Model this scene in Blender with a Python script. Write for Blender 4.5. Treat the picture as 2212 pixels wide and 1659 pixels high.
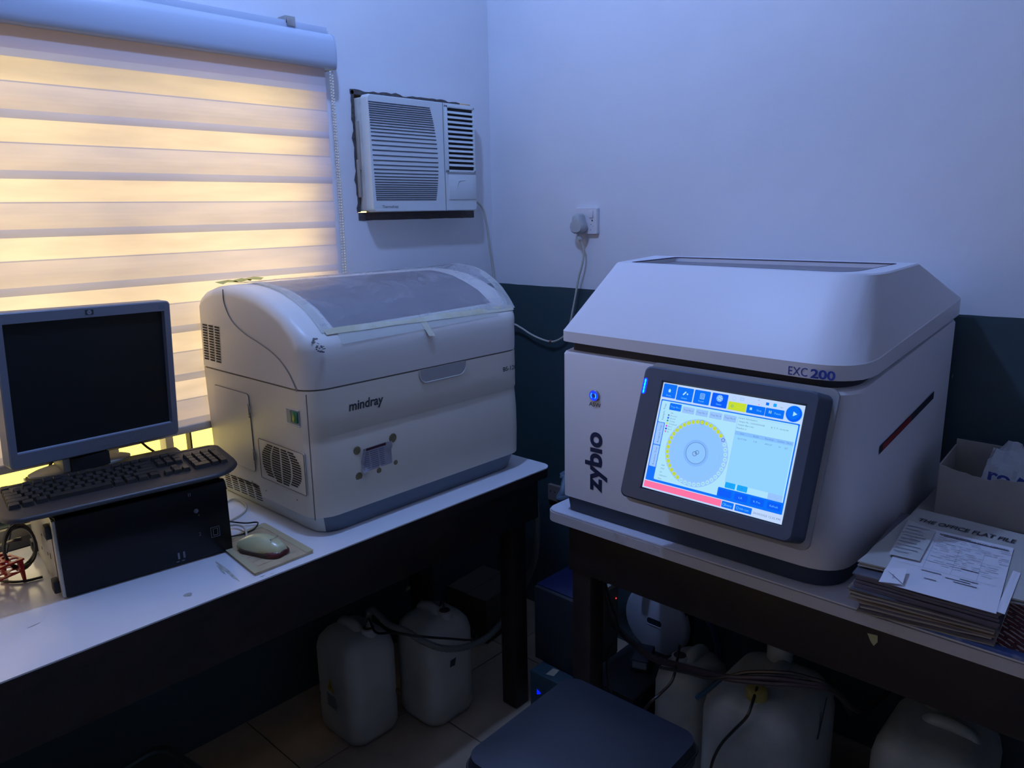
import bpy, bmesh, math, random
from mathutils import Vector, Matrix, noise
random.seed(7)
for _o in list(bpy.data.objects): bpy.data.objects.remove(_o)
SC = bpy.context.scene
COL = SC.collection
R = math.radians
PI = math.pi

# ------------------------------------------------------------------ camera
W, H, F = 2212.0, 1659.0, 1640.0
CAM = Vector((0, 0, 1.47))
def cam_axes(yaw, pitch, roll):
    fwd = Vector((math.sin(yaw)*math.cos(pitch), math.cos(yaw)*math.cos(pitch), -math.sin(pitch)))
    right = fwd.cross(Vector((0, 0, 1))).normalized()
    up = right.cross(fwd)
    return right*math.cos(roll)+up*math.sin(roll), -right*math.sin(roll)+up*math.cos(roll), fwd
RT, UP, FW = cam_axes(R(46.95), R(12.8), R(-1.1))
cd = bpy.data.cameras.new('camera'); cam = bpy.data.objects.new('camera', cd); COL.objects.link(cam)
cd.sensor_fit = 'HORIZONTAL'; cd.sensor_width = 36.0; cd.lens = F/W*36.0; cd.clip_start = 0.02
cam.matrix_world = Matrix(((RT.x, UP.x, -FW.x, CAM.x), (RT.y, UP.y, -FW.y, CAM.y), (RT.z, UP.z, -FW.z, CAM.z), (0, 0, 0, 1)))
SC.camera = cam
def P(u, v, x=None, y=None, z=None):
    "point of the room seen at (u, v) that lies on the given wall / bench / floor plane"
    r = RT*(u-W/2) + UP*(-(v-H/2)) + FW*F
    t = (x-CAM.x)/r.x if x is not None else (y-CAM.y)/r.y if y is not None else (z-CAM.z)/r.z
    return CAM + r*t

# ------------------------------------------------------------------ world, lamp, exposure
def s(r, g, b):
    f = lambda c: (c/255/12.92) if c/255 <= .04045 else ((c/255+.055)/1.055)**2.4
    return (f(r), f(g), f(b), 1)
LAMP = Vector((0.89, 1.24, 2.72)); LAMP_COL = (0.28, 0.455, 1.0); LAMP_LE = 780.0; LAMP_R = 0.04
wd = bpy.data.worlds.new('daylight'); SC.world = wd; wd.use_nodes = True
_nt = wd.node_tree; _tc = _nt.nodes.new('ShaderNodeTexCoord'); _sp = _nt.nodes.new('ShaderNodeSeparateXYZ'); _cr = _nt.nodes.new('ShaderNodeValToRGB')
_mr = _nt.nodes.new('ShaderNodeMapRange'); _mr.inputs['From Min'].default_value = -.25; _mr.inputs['From Max'].default_value = .15
_cr.color_ramp.elements[0].color = (1.0, 0.76, 0.13, 1); _cr.color_ramp.elements[1].color = (1.0, 0.82, 0.50, 1)   # sunlit yellow ground, hazy bright sky
_nt.links.new(_tc.outputs['Generated'], _sp.inputs[0]); _nt.links.new(_sp.outputs['Z'], _mr.inputs['Value']); _nt.links.new(_mr.outputs[0], _cr.inputs['Fac'])
_nt.links.new(_cr.outputs['Color'], _nt.nodes['Background'].inputs[0])
wd.node_tree.nodes['Background'].inputs[1].default_value = 3.0
pl = bpy.data.lights.new('window_portal', 'AREA'); pl.shape = 'RECTANGLE'; pl.size = 2.9; pl.size_y = 1.2; pl.cycles.is_portal = True
po = bpy.data.objects.new('window_portal', pl); COL.objects.link(po); po.location = (-0.17, 2.12, 1.28); po.rotation_euler = (R(-90), 0, 0)
SC.view_settings.view_transform = 'Standard'; SC.view_settings.look = 'None'
SC.view_settings.exposure = 0.0; SC.view_settings.gamma = 1.0; SC.view_settings.use_curve_mapping = False
SC.cycles.use_denoising = True
SC.cycles.max_bounces = 8; SC.cycles.diffuse_bounces = 5; SC.cycles.glossy_bounces = 4; SC.cycles.transmission_bounces = 6
SC.cycles.transparent_max_bounces = 12; SC.cycles.sample_clamp_indirect = 3.0
SC.cycles.caustics_reflective = False; SC.cycles.caustics_refractive = False

# ------------------------------------------------------------------ materials
MATS = {}
def mat(name, col, rough=.5, metal=0., spec=.5, bump=None, mottle=None, emit=None, alpha=None, trans=None, coat=0):
    if name in MATS: return MATS[name]
    m = bpy.data.materials.new(name); m.use_nodes = True; nt = m.node_tree; b = nt.nodes['Principled BSDF']
    b.inputs['Base Color'].default_value = col; b.inputs['Roughness'].default_value = rough
    b.inputs['Metallic'].default_value = metal; b.inputs['Specular IOR Level'].default_value = spec
    b.inputs['Coat Weight'].default_value = coat
    tc = None
    if bump or mottle:
        tc = nt.nodes.new('ShaderNodeTexCoord')
    if bump:   # (scale, strength, distance)
        n = nt.nodes.new('ShaderNodeTexNoise'); n.inputs['Scale'].default_value = bump[0]; n.inputs['Detail'].default_value = 6
        nt.links.new(tc.outputs['Object'], n.inputs['Vector'])
        bp = nt.nodes.new('ShaderNodeBump'); bp.inputs['Strength'].default_value = bump[1]; bp.inputs['Distance'].default_value = bump[2]
        nt.links.new(n.outputs['Fac'], bp.inputs['Height']); nt.links.new(bp.outputs['Normal'], b.inputs['Normal'])
    if mottle:  # (scale, other colour, low, high)
        n = nt.nodes.new('ShaderNodeTexNoise'); n.inputs['Scale'].default_value = mottle[0]; n.inputs['Detail'].default_value = 8; n.inputs['Roughness'].default_value = .6
        nt.links.new(tc.outputs['Object'], n.inputs['Vector'])
        cr = nt.nodes.new('ShaderNodeValToRGB'); cr.color_ramp.elements[0].position = mottle[2]; cr.color_ramp.elements[1].position = mottle[3]
        cr.color_ramp.elements[0].color = col; cr.color_ramp.elements[1].color = mottle[1]
        nt.links.new(n.outputs['Fac'], cr.inputs['Fac']); nt.links.new(cr.outputs['Color'], b.inputs['Base Color'])
    if emit:
        b.inputs['Emission Color'].default_value = emit[0]; b.inputs['Emission Strength'].default_value = emit[1]
    if alpha is not None: b.inputs['Alpha'].default_value = alpha
    if trans is not None: b.inputs['Transmission Weight'].default_value = trans
    MATS[name] = m
    return m
def fabric(name, col, dif, tr):
    m = bpy.data.materials.new(name); m.use_nodes = True; nt = m.node_tree; nt.nodes.clear()
    o = nt.nodes.new('ShaderNodeOutputMaterial'); a = nt.nodes.new('ShaderNodeAddShader')
    d = nt.nodes.new('ShaderNodeBsdfDiffuse'); t = nt.nodes.new('ShaderNodeBsdfTranslucent')
    tc = nt.nodes.new('ShaderNodeTexCoord'); mp = nt.nodes.new('ShaderNodeMapping'); mp.inputs['Scale'].default_value = (2.2, 1, 14)
    n = nt.nodes.new('ShaderNodeTexNoise'); n.inputs['Scale'].default_value = 2.0; n.inputs['Detail'].default_value = 5
    cr = nt.nodes.new('ShaderNodeValToRGB')
    k = .84
    cr.color_ramp.elements[0].color = (tr[0]*k, tr[1]*k, tr[2]*k, 1); cr.color_ramp.elements[1].color = tr+(1,)
    cr.color_ramp.elements[0].position = .35; cr.color_ramp.elements[1].position = .6
    nt.links.new(tc.outputs['Object'], mp.inputs['Vector']); nt.links.new(mp.outputs['Vector'], n.inputs['Vector'])
    nt.links.new(n.outputs['Fac'], cr.inputs['Fac']); nt.links.new(cr.outputs['Color'], t.inputs['Color'])
    d.inputs['Color'].default_value = dif+(1,)
    nt.links.new(d.outputs[0], a.inputs[0]); nt.links.new(t.outputs[0], a.inputs[1]); nt.links.new(a.outputs[0], o.inputs[0])
    return m

WHITE = (.76, .76, .75, 1)
M_wall = mat('painted_plaster', (.72, .73, .76, 1), .62, bump=(7, .35, .012), mottle=(1.3, (.64, .66, .70, 1), .45, .75))
M_dado = mat('dark_dado_paint', (.042, .072, .084, 1), .45, bump=(9, .3, .01), mottle=(2.5, (.032, .060, .068, 1), .4, .7))
M_ceil = mat('ceiling_paint', (.66, .66, .66, 1), .8)
M_farwall = mat('bounce_wall_plaster', (.72, .72, .72, 1), .8)  # unseen walls, kept pale to bounce more light
M_floor = mat('floor_tile', (.40, .31, .22, 1), .5, mottle=(6, (.30, .23, .16, 1), .35, .7))
M_wood = mat('dark_stained_wood', (.019, .011, .009, 1), .55, bump=(30, .3, .004), mottle=(12, (.011, .007, .007, 1), .4, .6))
M_case = mat('cream_plastic', (.73, .69, .58, 1), .42, bump=(900, .08, .0005))
M_case2 = mat('cover_plastic', (.74, .72, .67, 1), .38, bump=(900, .06, .0005))
M_greybase = mat('slate_grey_plastic', (.10, .13, .17, 1), .45)
M_palebase = mat('pale_grey_plastic', (.56, .58, .54, 1), .45)
M_white = mat('white_plastic', (.74, .75, .78, 1), .4)
M_exc = mat('white_lacquer', (.72, .73, .78, 1), .42, bump=(600, .05, .0004))
M_darkblue = mat('dark_blue_plastic', (.030, .045, .075, 1), .5)
M_gap = mat('dark_recess', (.018, .022, .032, 1), .6)
M_black = mat('black_plastic', (.012, .013, .015, 1), .38)
M_blackm = mat('black_matte', (.010, .010, .011, 1), .6)
M_slot = mat('vent_black', (.012, .010, .009, 1), .8)
M_seam = mat('seam_shadow_grey', (.17, .155, .13, 1), .7)
M_text = mat('printed_dark_grey', (.035, .038, .045, 1), .5)
M_navy = mat('printed_navy', (.010, .020, .075, 1), .5)
M_blueprint = mat('printed_blue', (.010, .045, .30, 1), .5)
M_metal = mat('brushed_steel', (.45, .44, .42, 1), .4, metal=.8)
M_tape = mat('masking_tape', (.52, .49, .33, 1), .6, bump=(60, .4, .002), mottle=(14, (.62, .62, .52, 1), .4, .7))
M_cordw = mat('ivory_cable', (.52, .50, .42, 1), .5)
M_cordb = mat('black_cable', (.012, .012, .013, 1), .4)

# ------------------------------------------------------------------ mesh helpers
class MB:
    def __init__(self): self.v = []; self.f = []; self.m = []; self.mi = 0
    def add(self, vs, fs):
        o = len(self.v); self.v += [Vector(p) for p in vs]
        for f in fs: self.f.append([i+o for i in f]); self.m.append(self.mi)
        return self
    def mat(self, i): self.mi = i; return self
    def box(self, a, b, M=None):
        x0, y0, z0 = a; x1, y1, z1 = b
        vs = [Vector(p) for p in ((x0,y0,z0),(x1,y0,z0),(x1,y1,z0),(x0,y1,z0),(x0,y0,z1),(x1,y0,z1),(x1,y1,z1),(x0,y1,z1))]
        if M: vs = [M @ p for p in vs]
        return self.add(vs, [(3,2,1,0),(4,5,6,7),(0,1,5,4),(1,2,6,5),(2,3,7,6),(3,0,4,7)])
    def quad(self, a, b, c, d): return self.add([a, b, c, d], [(0,1,2,3)])
    def loft(self, rings, cap0=True, cap1=True, closed=True):
        n = len(rings[0]); vs = [p for r in rings for p in r]; fs = []
        for k in range(len(rings)-1):
            for i in range(n if closed else n-1):
                j = (i+1) % n
                fs.append((k*n+i, k*n+j, (k+1)*n+j, (k+1)*n+i))
        if cap0: fs.append(tuple(reversed(range(n))))
        if cap1: fs.append(tuple((len(rings)-1)*n+i for i in range(n)))
        return self.add(vs, fs)
    def tube(self, pts, r, seg=8, caps=True):
        pts = [Vector(p) for p in pts]; rings = []
        t0 = (pts[1]-pts[0]).normalized()
        up = Vector((0,0,1)) if abs(t0.z) < .9 else Vector((1,0,0))
        nrm = t0.cross(up).normalized()
        for i, p in enumerate(pts):
            t = (pts[min(i+1, len(pts)-1)]-pts[max(i-1, 0)]).normalized()
            nrm = (nrm-t*nrm.dot(t)).normalized(); bn = t.cross(nrm)
            rr = r[i] if isinstance(r, (list, tuple)) else r
            rings.append([p+(nrm*math.cos(2*PI*k/seg)+bn*math.sin(2*PI*k/seg))*rr for k in range(seg)])
        return self.loft(rings, caps, caps)
    def lathe(self, prof, c, ax='z', seg=32, caps=True):
        rings = []
        for r, h in prof:
            ring = []
            for k in range(seg):
                a = 2*PI*k/seg; u, w = r*math.cos(a), r*math.sin(a)
                p = (u, w, h) if ax == 'z' else (h, u, w) if ax == 'x' else (w, h, u)
                ring.append(Vector(c)+Vector(p))
            rings.append(ring)
        return self.loft(rings, caps, caps)
    def disc(self, c, ru, rv, U, V, seg=24):
        c = Vector(c); return self.add([c+U*ru*math.cos(2*PI*k/seg)+V*rv*math.sin(2*PI*k/seg) for k in range(seg)], [tuple(range(seg))])
    def sphere(self, c, r, sx=1, sy=1, sz=1, n=8, m=12):
        rings = []
        for i in range(1, n):
            a = PI*i/n
            rings.append([Vector((c[0]+r*sx*math.sin(a)*math.cos(2*PI*k/m), c[1]+r*sy*math.sin(a)*math.sin(2*PI*k/m), c[2]-r*sz*math.cos(a))) for k in range(m)])
        return self.loft(rings)
    def xf(self, M, start=0):
        for i in range(start, len(self.v)): self.v[i] = M @ self.v[i]
        return self

def rrect(x0, y0, x1, y1, rad, n=6):
    "rounded rectangle outline, counter-clockwise from lower left; rad = one or four radii (ll, lr, ur, ul)"
    if not isinstance(rad, (list, tuple)): rad = [rad]*4
    out = []
    for (cx, cy, sx, sy, a0), r in zip(((x0,y0,1,1,180),(x1,y0,-1,1,270),(x1,y1,-1,-1,0),(x0,y1,1,-1,90)), rad):
        if r <= 0: out.append((cx, cy)); continue
        for k in range(n+1):
            a = R(a0+90*k/n); out.append((cx+sx*r+r*math.cos(a), cy+sy*r+r*math.sin(a)))
    return out
def smooth_path(pts, n=6):
    pts = [Vector(p) for p in pts]; out = []
    for i in range(len(pts)-1):
        p0 = pts[max(i-1, 0)]; p1 = pts[i]; p2 = pts[i+1]; p3 = pts[min(i+2, len(pts)-1)]
        for k in range(n):
            t = k/n
            out.append(.5*((2*p1)+(p2-p0)*t+(2*p0-5*p1+4*p2-p3)*t*t+(3*p1-p0-3*p2+p3)*t**3))
    out.append(pts[-1]); return out

def setp(o, label=None, cat=None, group=None, kind=None):
    if label: o['label'] = label
    if cat: o['category'] = cat
    if group: o['group'] = group
    if kind: o['kind'] = kind
    return o
def thing(name, label, cat, loc=(0,0,0), rot=(0,0,0), group=None):
    o = bpy.data.objects.new(name, None); COL.objects.link(o); o.empty_display_size = .05
    o.location = loc; o.rotation_euler = rot
    o['_m'] = 0; del o['_m']
    return setp(o, label, cat, group)
def root_matrix(o):
    return Matrix.Translation(o.location) @ o.rotation_euler.to_matrix().to_4x4()
def build(name, mb, mats, parent=None, world=True, bevel=0, seg=2, smooth=35, weld=False, label=None, sub=0):
    """link mb as ONE mesh object. world=True: vertices are room coordinates (brought into the top object's frame)"""
    top = parent
    while top is not None and top.parent is not None: top = top.parent
    vs = mb.v
    if world and top is not None:
        inv = root_matrix(top).inverted(); vs = [inv @ p for p in vs]
    me = bpy.data.meshes.new(name)
    me.from_pydata([tuple(p) for p in vs], [], mb.f)
    if not isinstance(mats, (list, tuple)): mats = [mats]
    for m in mats: me.materials.append(m)
    me.polygons.foreach_set('material_index', mb.m)
    if bevel or weld:
        bm = bmesh.new(); bm.from_mesh(me)
        if weld: bmesh.ops.remove_doubles(bm, verts=bm.verts, dist=1e-5)
        bmesh.ops.recalc_face_normals(bm, faces=bm.faces)
        if bevel:
            es = [e for e in bm.edges if len(e.link_faces) == 2 and e.calc_face_angle(0) > R(38)]
            bmesh.ops.bevel(bm, geom=es, offset=bevel, segments=seg, affect='EDGES', profile=.5, clamp_overlap=True)
        bm.to_mesh(me); bm.free()
    me.validate(); me.update()
    if smooth:
        me.polygons.foreach_set('use_smooth', [True]*len(me.polygons))
        me.set_sharp_from_angle(angle=R(smooth))
    o = bpy.data.objects.new(name, me); COL.objects.link(o)
    if parent: o.parent = parent
    if sub:
        md = o.modifiers.new('sub', 'SUBSURF'); md.levels = sub; md.render_levels = sub
    if label: o['label'] = label
    return o
def bx(name, a, b, m, parent=None, bevel=0, **k): return build(name, MB().box(a, b), m, parent, bevel=bevel, **k)
def struct(name, mb, m, **k): return setp(build(name, mb, m, **k), kind='structure')

_TX = {}
def text2d(txt, bold=0, res=3, shear=0):
    key = (txt, bold, res, shear)
    if key not in _TX:
        cu = bpy.data.curves.new('t', 'FONT'); cu.body = txt; cu.size = 1.0; cu.resolution_u = res; cu.offset = bold; cu.shear = shear
        o = bpy.data.objects.new('t', cu); COL.objects.link(o)
        me = bpy.data.meshes.new_from_object(o)
        _TX[key] = ([(v.co.x, v.co.y) for v in me.vertices], [tuple(p.vertices) for p in me.polygons])
        bpy.data.objects.remove(o); bpy.data.curves.remove(cu); bpy.data.meshes.remove(me)
    return _TX[key]
def add_text(mb, txt, O, U, V, height, width=None, bold=0, center=False, shear=0, res=3):
    "lettering with cap height `height` written from O along U, up along V"
    vs, fs = text2d(txt, bold, res, shear)
    if not vs: return
    xs = [p[0] for p in vs]; x0, x1 = min(xs), max(xs)
    k = height/.72; kx = (width/(x1-x0)) if width else k
    off = -(x0+x1)/2*kx if center else -x0*kx
    U = Vector(U); V = Vector(V); O = Vector(O)
    mb.add([O+U*(x*kx+off)+V*(y*k) for x, y in vs], fs)

# ================================================================== THE ROOM
WX, WY = 2.00, 1.95            # inner faces of right wall and window wall
CEIL = 3.0; X0, Y0 = -1.9, -1.6  # unseen left and front walls drawn in closer for more bounce light
WIN = (-1.60, 1.262, 0.79, 1.845)      # window opening x0, x1, z0, z1; unseen left end lengthened for warm light
AC = (1.418, 1.905, 1.456, 1.826)      # hole for the air conditioner
DADO = 1.217
def wall_patch(mb, x0, x1, z0, z1, y0=WY, y1=WY+.16):
    for a, b, mi in ((z0, min(z1, DADO), 1), (max(z0, DADO), z1, 0)):
        if b > a: mb.mat(mi).box((x0, y0, a), (x1, y1, b))
mb = MB()
wall_patch(mb, X0, WIN[0], 0, CEIL)
wall_patch(mb, WIN[0], WIN[1], 0, WIN[2]); wall_patch(mb, WIN[0], WIN[1], WIN[3], CEIL)
wall_patch(mb, WIN[1], AC[0], 0, CEIL)
wall_patch(mb, AC[0], AC[1], 0, AC[2]); wall_patch(mb, AC[0], AC[1], AC[3], CEIL)
wall_patch(mb, AC[1], WX+.16, 0, CEIL)
struct('wall_back', mb, [M_wall, M_dado], smooth=0)
mb = MB(); mb.mat(1)
# hand-painted, slightly wavy dado line on the right wall
n = 90; ys = [Y0+(WY-Y0)*i/n for i in range(n+1)]
zl = [DADO+.003*noise.noise(Vector((y*3, 1, 0)))+.0016*noise.noise(Vector((y*40, 5, 0))) for y in ys]
for i in range(n):
    a, b = ys[i], ys[i+1]
    mb.mat(1).quad((WX, a, 0), (WX, b, 0), (WX, b, zl[i+1]), (WX, a, zl[i]))
    mb.mat(0).quad((WX, a, zl[i]), (WX, b, zl[i+1]), (WX, b, CEIL), (WX, a, CEIL))
mb.mat(0).box((WX+.002, Y0, 0), (WX+.16, WY, CEIL))
struct('wall_right', mb, [M_wall, M_dado], smooth=0)
for nm, a, b in (('wall_left', (X0-.1, Y0, 0), (X0, WY, CEIL)), ('wall_front', (X0, Y0-.1, 0), (WX, Y0, CEIL))):
    mb = MB(); mb.mat(1).box(a, (b[0], b[1], .5)); mb.mat(0).box((a[0], a[1], .5), b)
    struct(nm, mb, [M_farwall, M_dado], smooth=0)
struct('ceiling', MB().box((X0-.1, Y0-.1, CEIL), (WX+.16, WY+.16, CEIL+.1)), M_ceil, smooth=0)
# tiled floor
mb = MB(); mb.mat(1).box((X0-.1, Y0-.1, -.1), (WX+.16, WY+.16, -.003)); mb.mat(0)
T = .40; g = .002
ix = 0
x = X0
while x < WX-.001:
    y = Y0+.03
    while y < WY-.001:
        mb.box((x+g, y+g, -.003), (min(x+T-g, WX), min(y+T-g, WY), 0)); y += T
    x += T
struct('floor', mb, [M_floor, mat('tile_grout', (.06, .055, .05, 1), .9)], smooth=0)

# ------------------------------------------------------------------ window
M_frame = mat('aluminium_window_frame', (.42, .41, .38, 1), .45)
M_pane = bpy.data.materials.new('window_glass'); M_pane.use_nodes = True
_nt = M_pane.node_tree; _nt.nodes.clear(); _o = _nt.nodes.new('ShaderNodeOutputMaterial'); _mx = _nt.nodes.new('ShaderNodeMixShader'); _tr = _nt.nodes.new('ShaderNodeBsdfTransparent'); _gl = _nt.nodes.new('ShaderNodeBsdfGlossy')
_gl.inputs['Roughness'].default_value = .15; _mx.inputs[0].default_value = .08
_nt.links.new(_tr.outputs[0], _mx.inputs[1]); _nt.links.new(_gl.outputs[0], _mx.inputs[2]); _nt.links.new(_mx.outputs[0], _o.inputs[0])
M_sill = mat('sill_paint', (.42, .40, .30, 1), .6)
x0, x1, z0, z1 = WIN
mb = MB(); y0, y1 = WY+.04, WY+.09
mb.box((x0, y0, z0), (x1, y1, z0+.03)).box((x0, y0, z1-.03), (x1, y1, z1)).box((x0, y0, z0), (x0+.03, y1, z1)).box((x1-.03, y0, z0), (x1, y1, z1))
mb.box((x0, y0, .925), (x1, y1, .957))
win = struct('window_1', mb, M_frame, bevel=.002)
for xc, wdt in ((.325, .05), (.655, .024), (.795, .020), (0.0, .02), (-.35, .02), (-.7, .02), (-1.1, .02)):
    build('mullion', MB().box((xc-wdt/2, y0+.005, z0+.03), (xc+wdt/2, y1-.005, z1-.03)), M_frame, win)
build('mullion', MB().box((.853, y0+.012, z0+.03), (.858, y1-.012, z1-.03)), M_wood, win)
build('pane', MB().box((x0+.03, y0+.022, z0+.03), (x1-.03, y0+.026, z1-.03)), M_pane, win)
build('window_sill', MB().box((x0, WY-.012, z0-.028), (x1, WY+.16, z0-.002)).box((x0, WY-.006, z0-.055), (x1, WY-.001, z0-.028)), M_sill, win, bevel=.003)

# ------------------------------------------------------------------ roller blind
F_sheer = fabric('sheer_band', None, (.22, .22, .24), (.60, .54, .66))
F_solid = fabric('solid_band', None, (.38, .38, .42), (.42, .375, .46))
F_over = fabric('overlapped_band', None, (.42, .42, .48), (.24, .225, .31))
F_roll = fabric('rolled_double_band', None, (.42, .42, .46), (.17, .125, .12))
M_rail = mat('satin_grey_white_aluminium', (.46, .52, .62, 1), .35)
BX0, BX1, BY = -1.72, 1.305, 1.91  # unseen left end lengthened along with the window, for more warm light
bl = thing('roller_blind', 'wide white roller blind with sheer and solid bands pulled down over the glowing window', 'blind', (BX0, BY, 1.94))
mb = MB(); per = .1235; zz = 1.845
def strip(a, b, mi, bulge=0.0):
    k = 6; mb.mat(mi)
    for i in range(k):
        za, zb = a+(b-a)*i/k, a+(b-a)*(i+1)/k
        ya, yb = BY-bulge*math.sin(PI*i/k), BY-bulge*math.sin(PI*(i+1)/k)
        mb.quad((BX0, ya, zb if False else za), (BX1, ya, za), (BX1, yb, zb), (BX0, yb, zb))
strip(1.94, 1.821, 3); strip(1.821, 1.8045, 2)
t = 1.8045
while t > .945:
    bot = max(t-per, .945)
    strip(t, max(t-.048, .945), 0)
    if t-.048 > .945:
        strip(t-.048, t-.051, 2); strip(t-.051, max(bot+.018, .945), 1, .003); strip(bot+.018, bot, 2, .001)
    t -= per
build('blind_fabric', mb, [F_sheer, F_solid, F_over, F_roll], bl, smooth=60)
prof = [(1.915,1.956),(1.902,1.957),(1.892,1.951),(1.886,1.936),(1.884,1.910),(1.885,1.885),(1.889,1.871),(1.894,1.867),(1.93,1.867),(1.93,1.872),(1.897,1.873),(1.892,1.888),(1.891,1.931),(1.896,1.945),(1.915,1.950)]
HX = BX1+.022
mb = MB(); mb.loft([[(x, y, z) for y, z in prof] for x in (BX0, HX)])
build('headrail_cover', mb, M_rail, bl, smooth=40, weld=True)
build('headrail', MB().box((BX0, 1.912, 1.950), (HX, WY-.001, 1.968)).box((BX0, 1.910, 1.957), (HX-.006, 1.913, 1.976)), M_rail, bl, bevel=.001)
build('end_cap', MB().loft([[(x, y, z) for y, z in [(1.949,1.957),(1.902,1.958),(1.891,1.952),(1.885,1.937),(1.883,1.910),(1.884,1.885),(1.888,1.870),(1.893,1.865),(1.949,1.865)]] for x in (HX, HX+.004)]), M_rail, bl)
a = P(618, 66, y=1.935)
build('bracket_clip', MB().box((a.x-.015, 1.910, 1.968), (a.x+.015, WY-.001, 1.988)).box((a.x-.012, 1.905, 1.962), (a.x+.012, 1.913, 1.982)), M_metal, bl, bevel=.001)
build('bottom_rail', MB().box((BX0, BY-.006, .926), (BX1, BY+.006, .946)), mat('cream_rail', (.50, .47, .42, 1), .6), bl, bevel=.003)
mb = MB()
for q in range(2):
    zc = 1.858; xx = 1.3135+.013*q; yy = 1.895+.008*q
    while zc > 1.18:
        mb.sphere((xx+.0015*math.sin(zc*9+q), yy, zc), .0031, n=5, m=8); zc -= .0078
build('bead_chain', mb, mat('bead_ivory', (.72, .70, .62, 1), .4), bl)

# ------------------------------------------------------------------ window air conditioner
ac = thing('air_conditioner', 'white window air conditioner set in a ragged hole in the wall', 'air conditioner', (1.65, 1.95, 1.474))
AX0, AX1, AZ0, AZ1, AYF = 1.427, 1.866, 1.476, 1.812, 1.888
M_ac = mat('aged_white_plastic', (.64, .68, .68, 1), .4)
build('casing', MB().box((AX0+.004, AYF+.02, AZ0+.004), (AX1-.012, 2.30, AZ1-.006)), mat('scuffed_white_steel', (.60, .60, .56, 1), .5, bump=(20, .5, .004), mottle=(9, (.40, .38, .34, 1), .5, .7)), ac, bevel=.003)
mb = MB(); ring = rrect(AX0, AZ0, AX1, AZ1, .012)
mb.loft([[(x, AYF+.03, z) for x, z in ring], [(x, AYF+.006, z) for x, z in ring], [(x*.985+.0247, AYF, z*.985+.0247) for x, z in ring]])
fp = build('front_panel', mb, M_ac, ac, smooth=50)
mb = MB(); M_acdark = mat('grille_gap', (.055, .060, .075, 1), .7)
gl = 33; zt, zb_ = 1.790, 1.512; acc = 0; pos = []
for i in range(gl):      # gaps widen towards the middle of the panel
    t = i/(gl-1); stepw = .55+.75*math.exp(-((t-.5)/.17)**2); pos.append(acc); acc += stepw
for i, p_ in enumerate(pos):
    z = zt-(zt-zb_)*p_/pos[-1]; t = p_/pos[-1]
    xr = 1.668+.020*(1-(2*t-1)**2)+.012*t
    mb.box((1.432+.010*t, AYF-.0012, z-.0015), (xr, AYF+.001, z+.0015))
build('intake_grille', mb, M_acdark, fp, smooth=0)
vent = build('outlet_vent', MB().box((1.738, AYF-.0008, 1.606), (1.850, AYF+.002, 1.797)), M_slot, fp)
mb = MB()
mb.box((1.729, AYF-.006, 1.598), (1.738, AYF+.004, 1.805)).box((1.850, AYF-.006, 1.598), (1.858, AYF+.004, 1.805)).box((1.729, AYF-.006, 1.598), (1.858, AYF+.004, 1.606)).box((1.729, AYF-.006, 1.797), (1.858, AYF+.004, 1.805))
build('vent_frame', mb, M_ac, vent, bevel=.002)
for i in range(12):
    z = 1.784-i*.0148
    build('louver', MB().add([(1.738, AYF-.007, z-.003), (1.850, AYF-.007, z-.003), (1.850, AYF-.001, z+.004), (1.738, AYF-.001, z+.004), (1.738, AYF-.0065, z-.0045), (1.850, AYF-.0065, z-.0045), (1.850, AYF-.0005, z+.0025), (1.738, AYF-.0005, z+.0025)], [(0,1,2,3),(7,6,5,4),(0,4,5,1),(2,6,7,3),(1,5,6,2),(0,3,7,4)]), M_ac, vent, smooth=0)
fl = build('control_flap', MB().box((1.738, AYF-.003, 1.512), (1.861, AYF+.002, 1.592)), M_ac, fp, bevel=.002)
mb = MB(); mb.tube(smooth_path([(1.772, AYF-.003, 1.545), (1.774, AYF-.004, 1.562), (1.784, AYF-.004, 1.572), (1.812, AYF-.003, 1.574)]), .0012, 6)
build('finger_ridge', mb, M_ac, fl)
mb = MB(); mb.box((1.7215, AYF-.0006, 1.478), (1.7235, AYF+.001, 1.81)); build('panel_seam', mb, M_seam, fp, smooth=0)
mb = MB(); add_text(mb, 'Thermofrost', (1.462, AYF-.0008, 1.4875), (1,0,0), (0,0,1), .0085, .062)
build('lettering', mb, M_text, fp, smooth=0)
mb = MB(); mb.disc((AX0+.0032, 1.905, 1.525), .008, .008, Vector((0,1,0)), Vector((0,0,1)), 12)
build('drain_hole', mb, M_slot, ac)
# ragged cut edge around the unit, the gap's shade put into its dark colour
mb = MB(); M_rag = mat('gap_shade_cement', (.075, .065, .065, 1), .9, bump=(60, .8, .01))
def ragged(mb, pts, dirv, wmin, wmax, y0, y1, sd):
    for i in range(len(pts)-1):
        a, b = Vector(pts[i]), Vector(pts[i+1])
        wa = wmin+(wmax-wmin)*(.5+.5*noise.noise(Vector((i*.45, sd, 0)))); wb = wmin+(wmax-wmin)*(.5+.5*noise.noise(Vector(((i+1)*.45, sd, 0))))
        d = Vector(dirv)
        mb.add([a+Vector((0,y0,0)), b+Vector((0,y0,0)), b+d*wb+Vector((0,y0,0)), a+d*wa+Vector((0,y0,0)), a+Vector((0,y1,0)), b+Vector((0,y1,0)), b+d*wb+Vector((0,y1,0)), a+d*wa+Vector((0,y1,0))],
               [(0,1,2,3),(7,6,5,4),(0,4,5,1),(2,6,7,3),(1,5,6,2),(3,7,4,0)])
nseg = 26
ragged(mb, [(1.414+.44*i/nseg, 1.947, AZ1+.004) for i in range(nseg+1)], (0,0,1), .002, .024, 0, .12, 3)
ragged(mb, [(1.4255, 1.947, 1.826-.35*i/nseg) for i in range(nseg+1)], (-1,0,0), .001, .019, 0, .12, 8)
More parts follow.
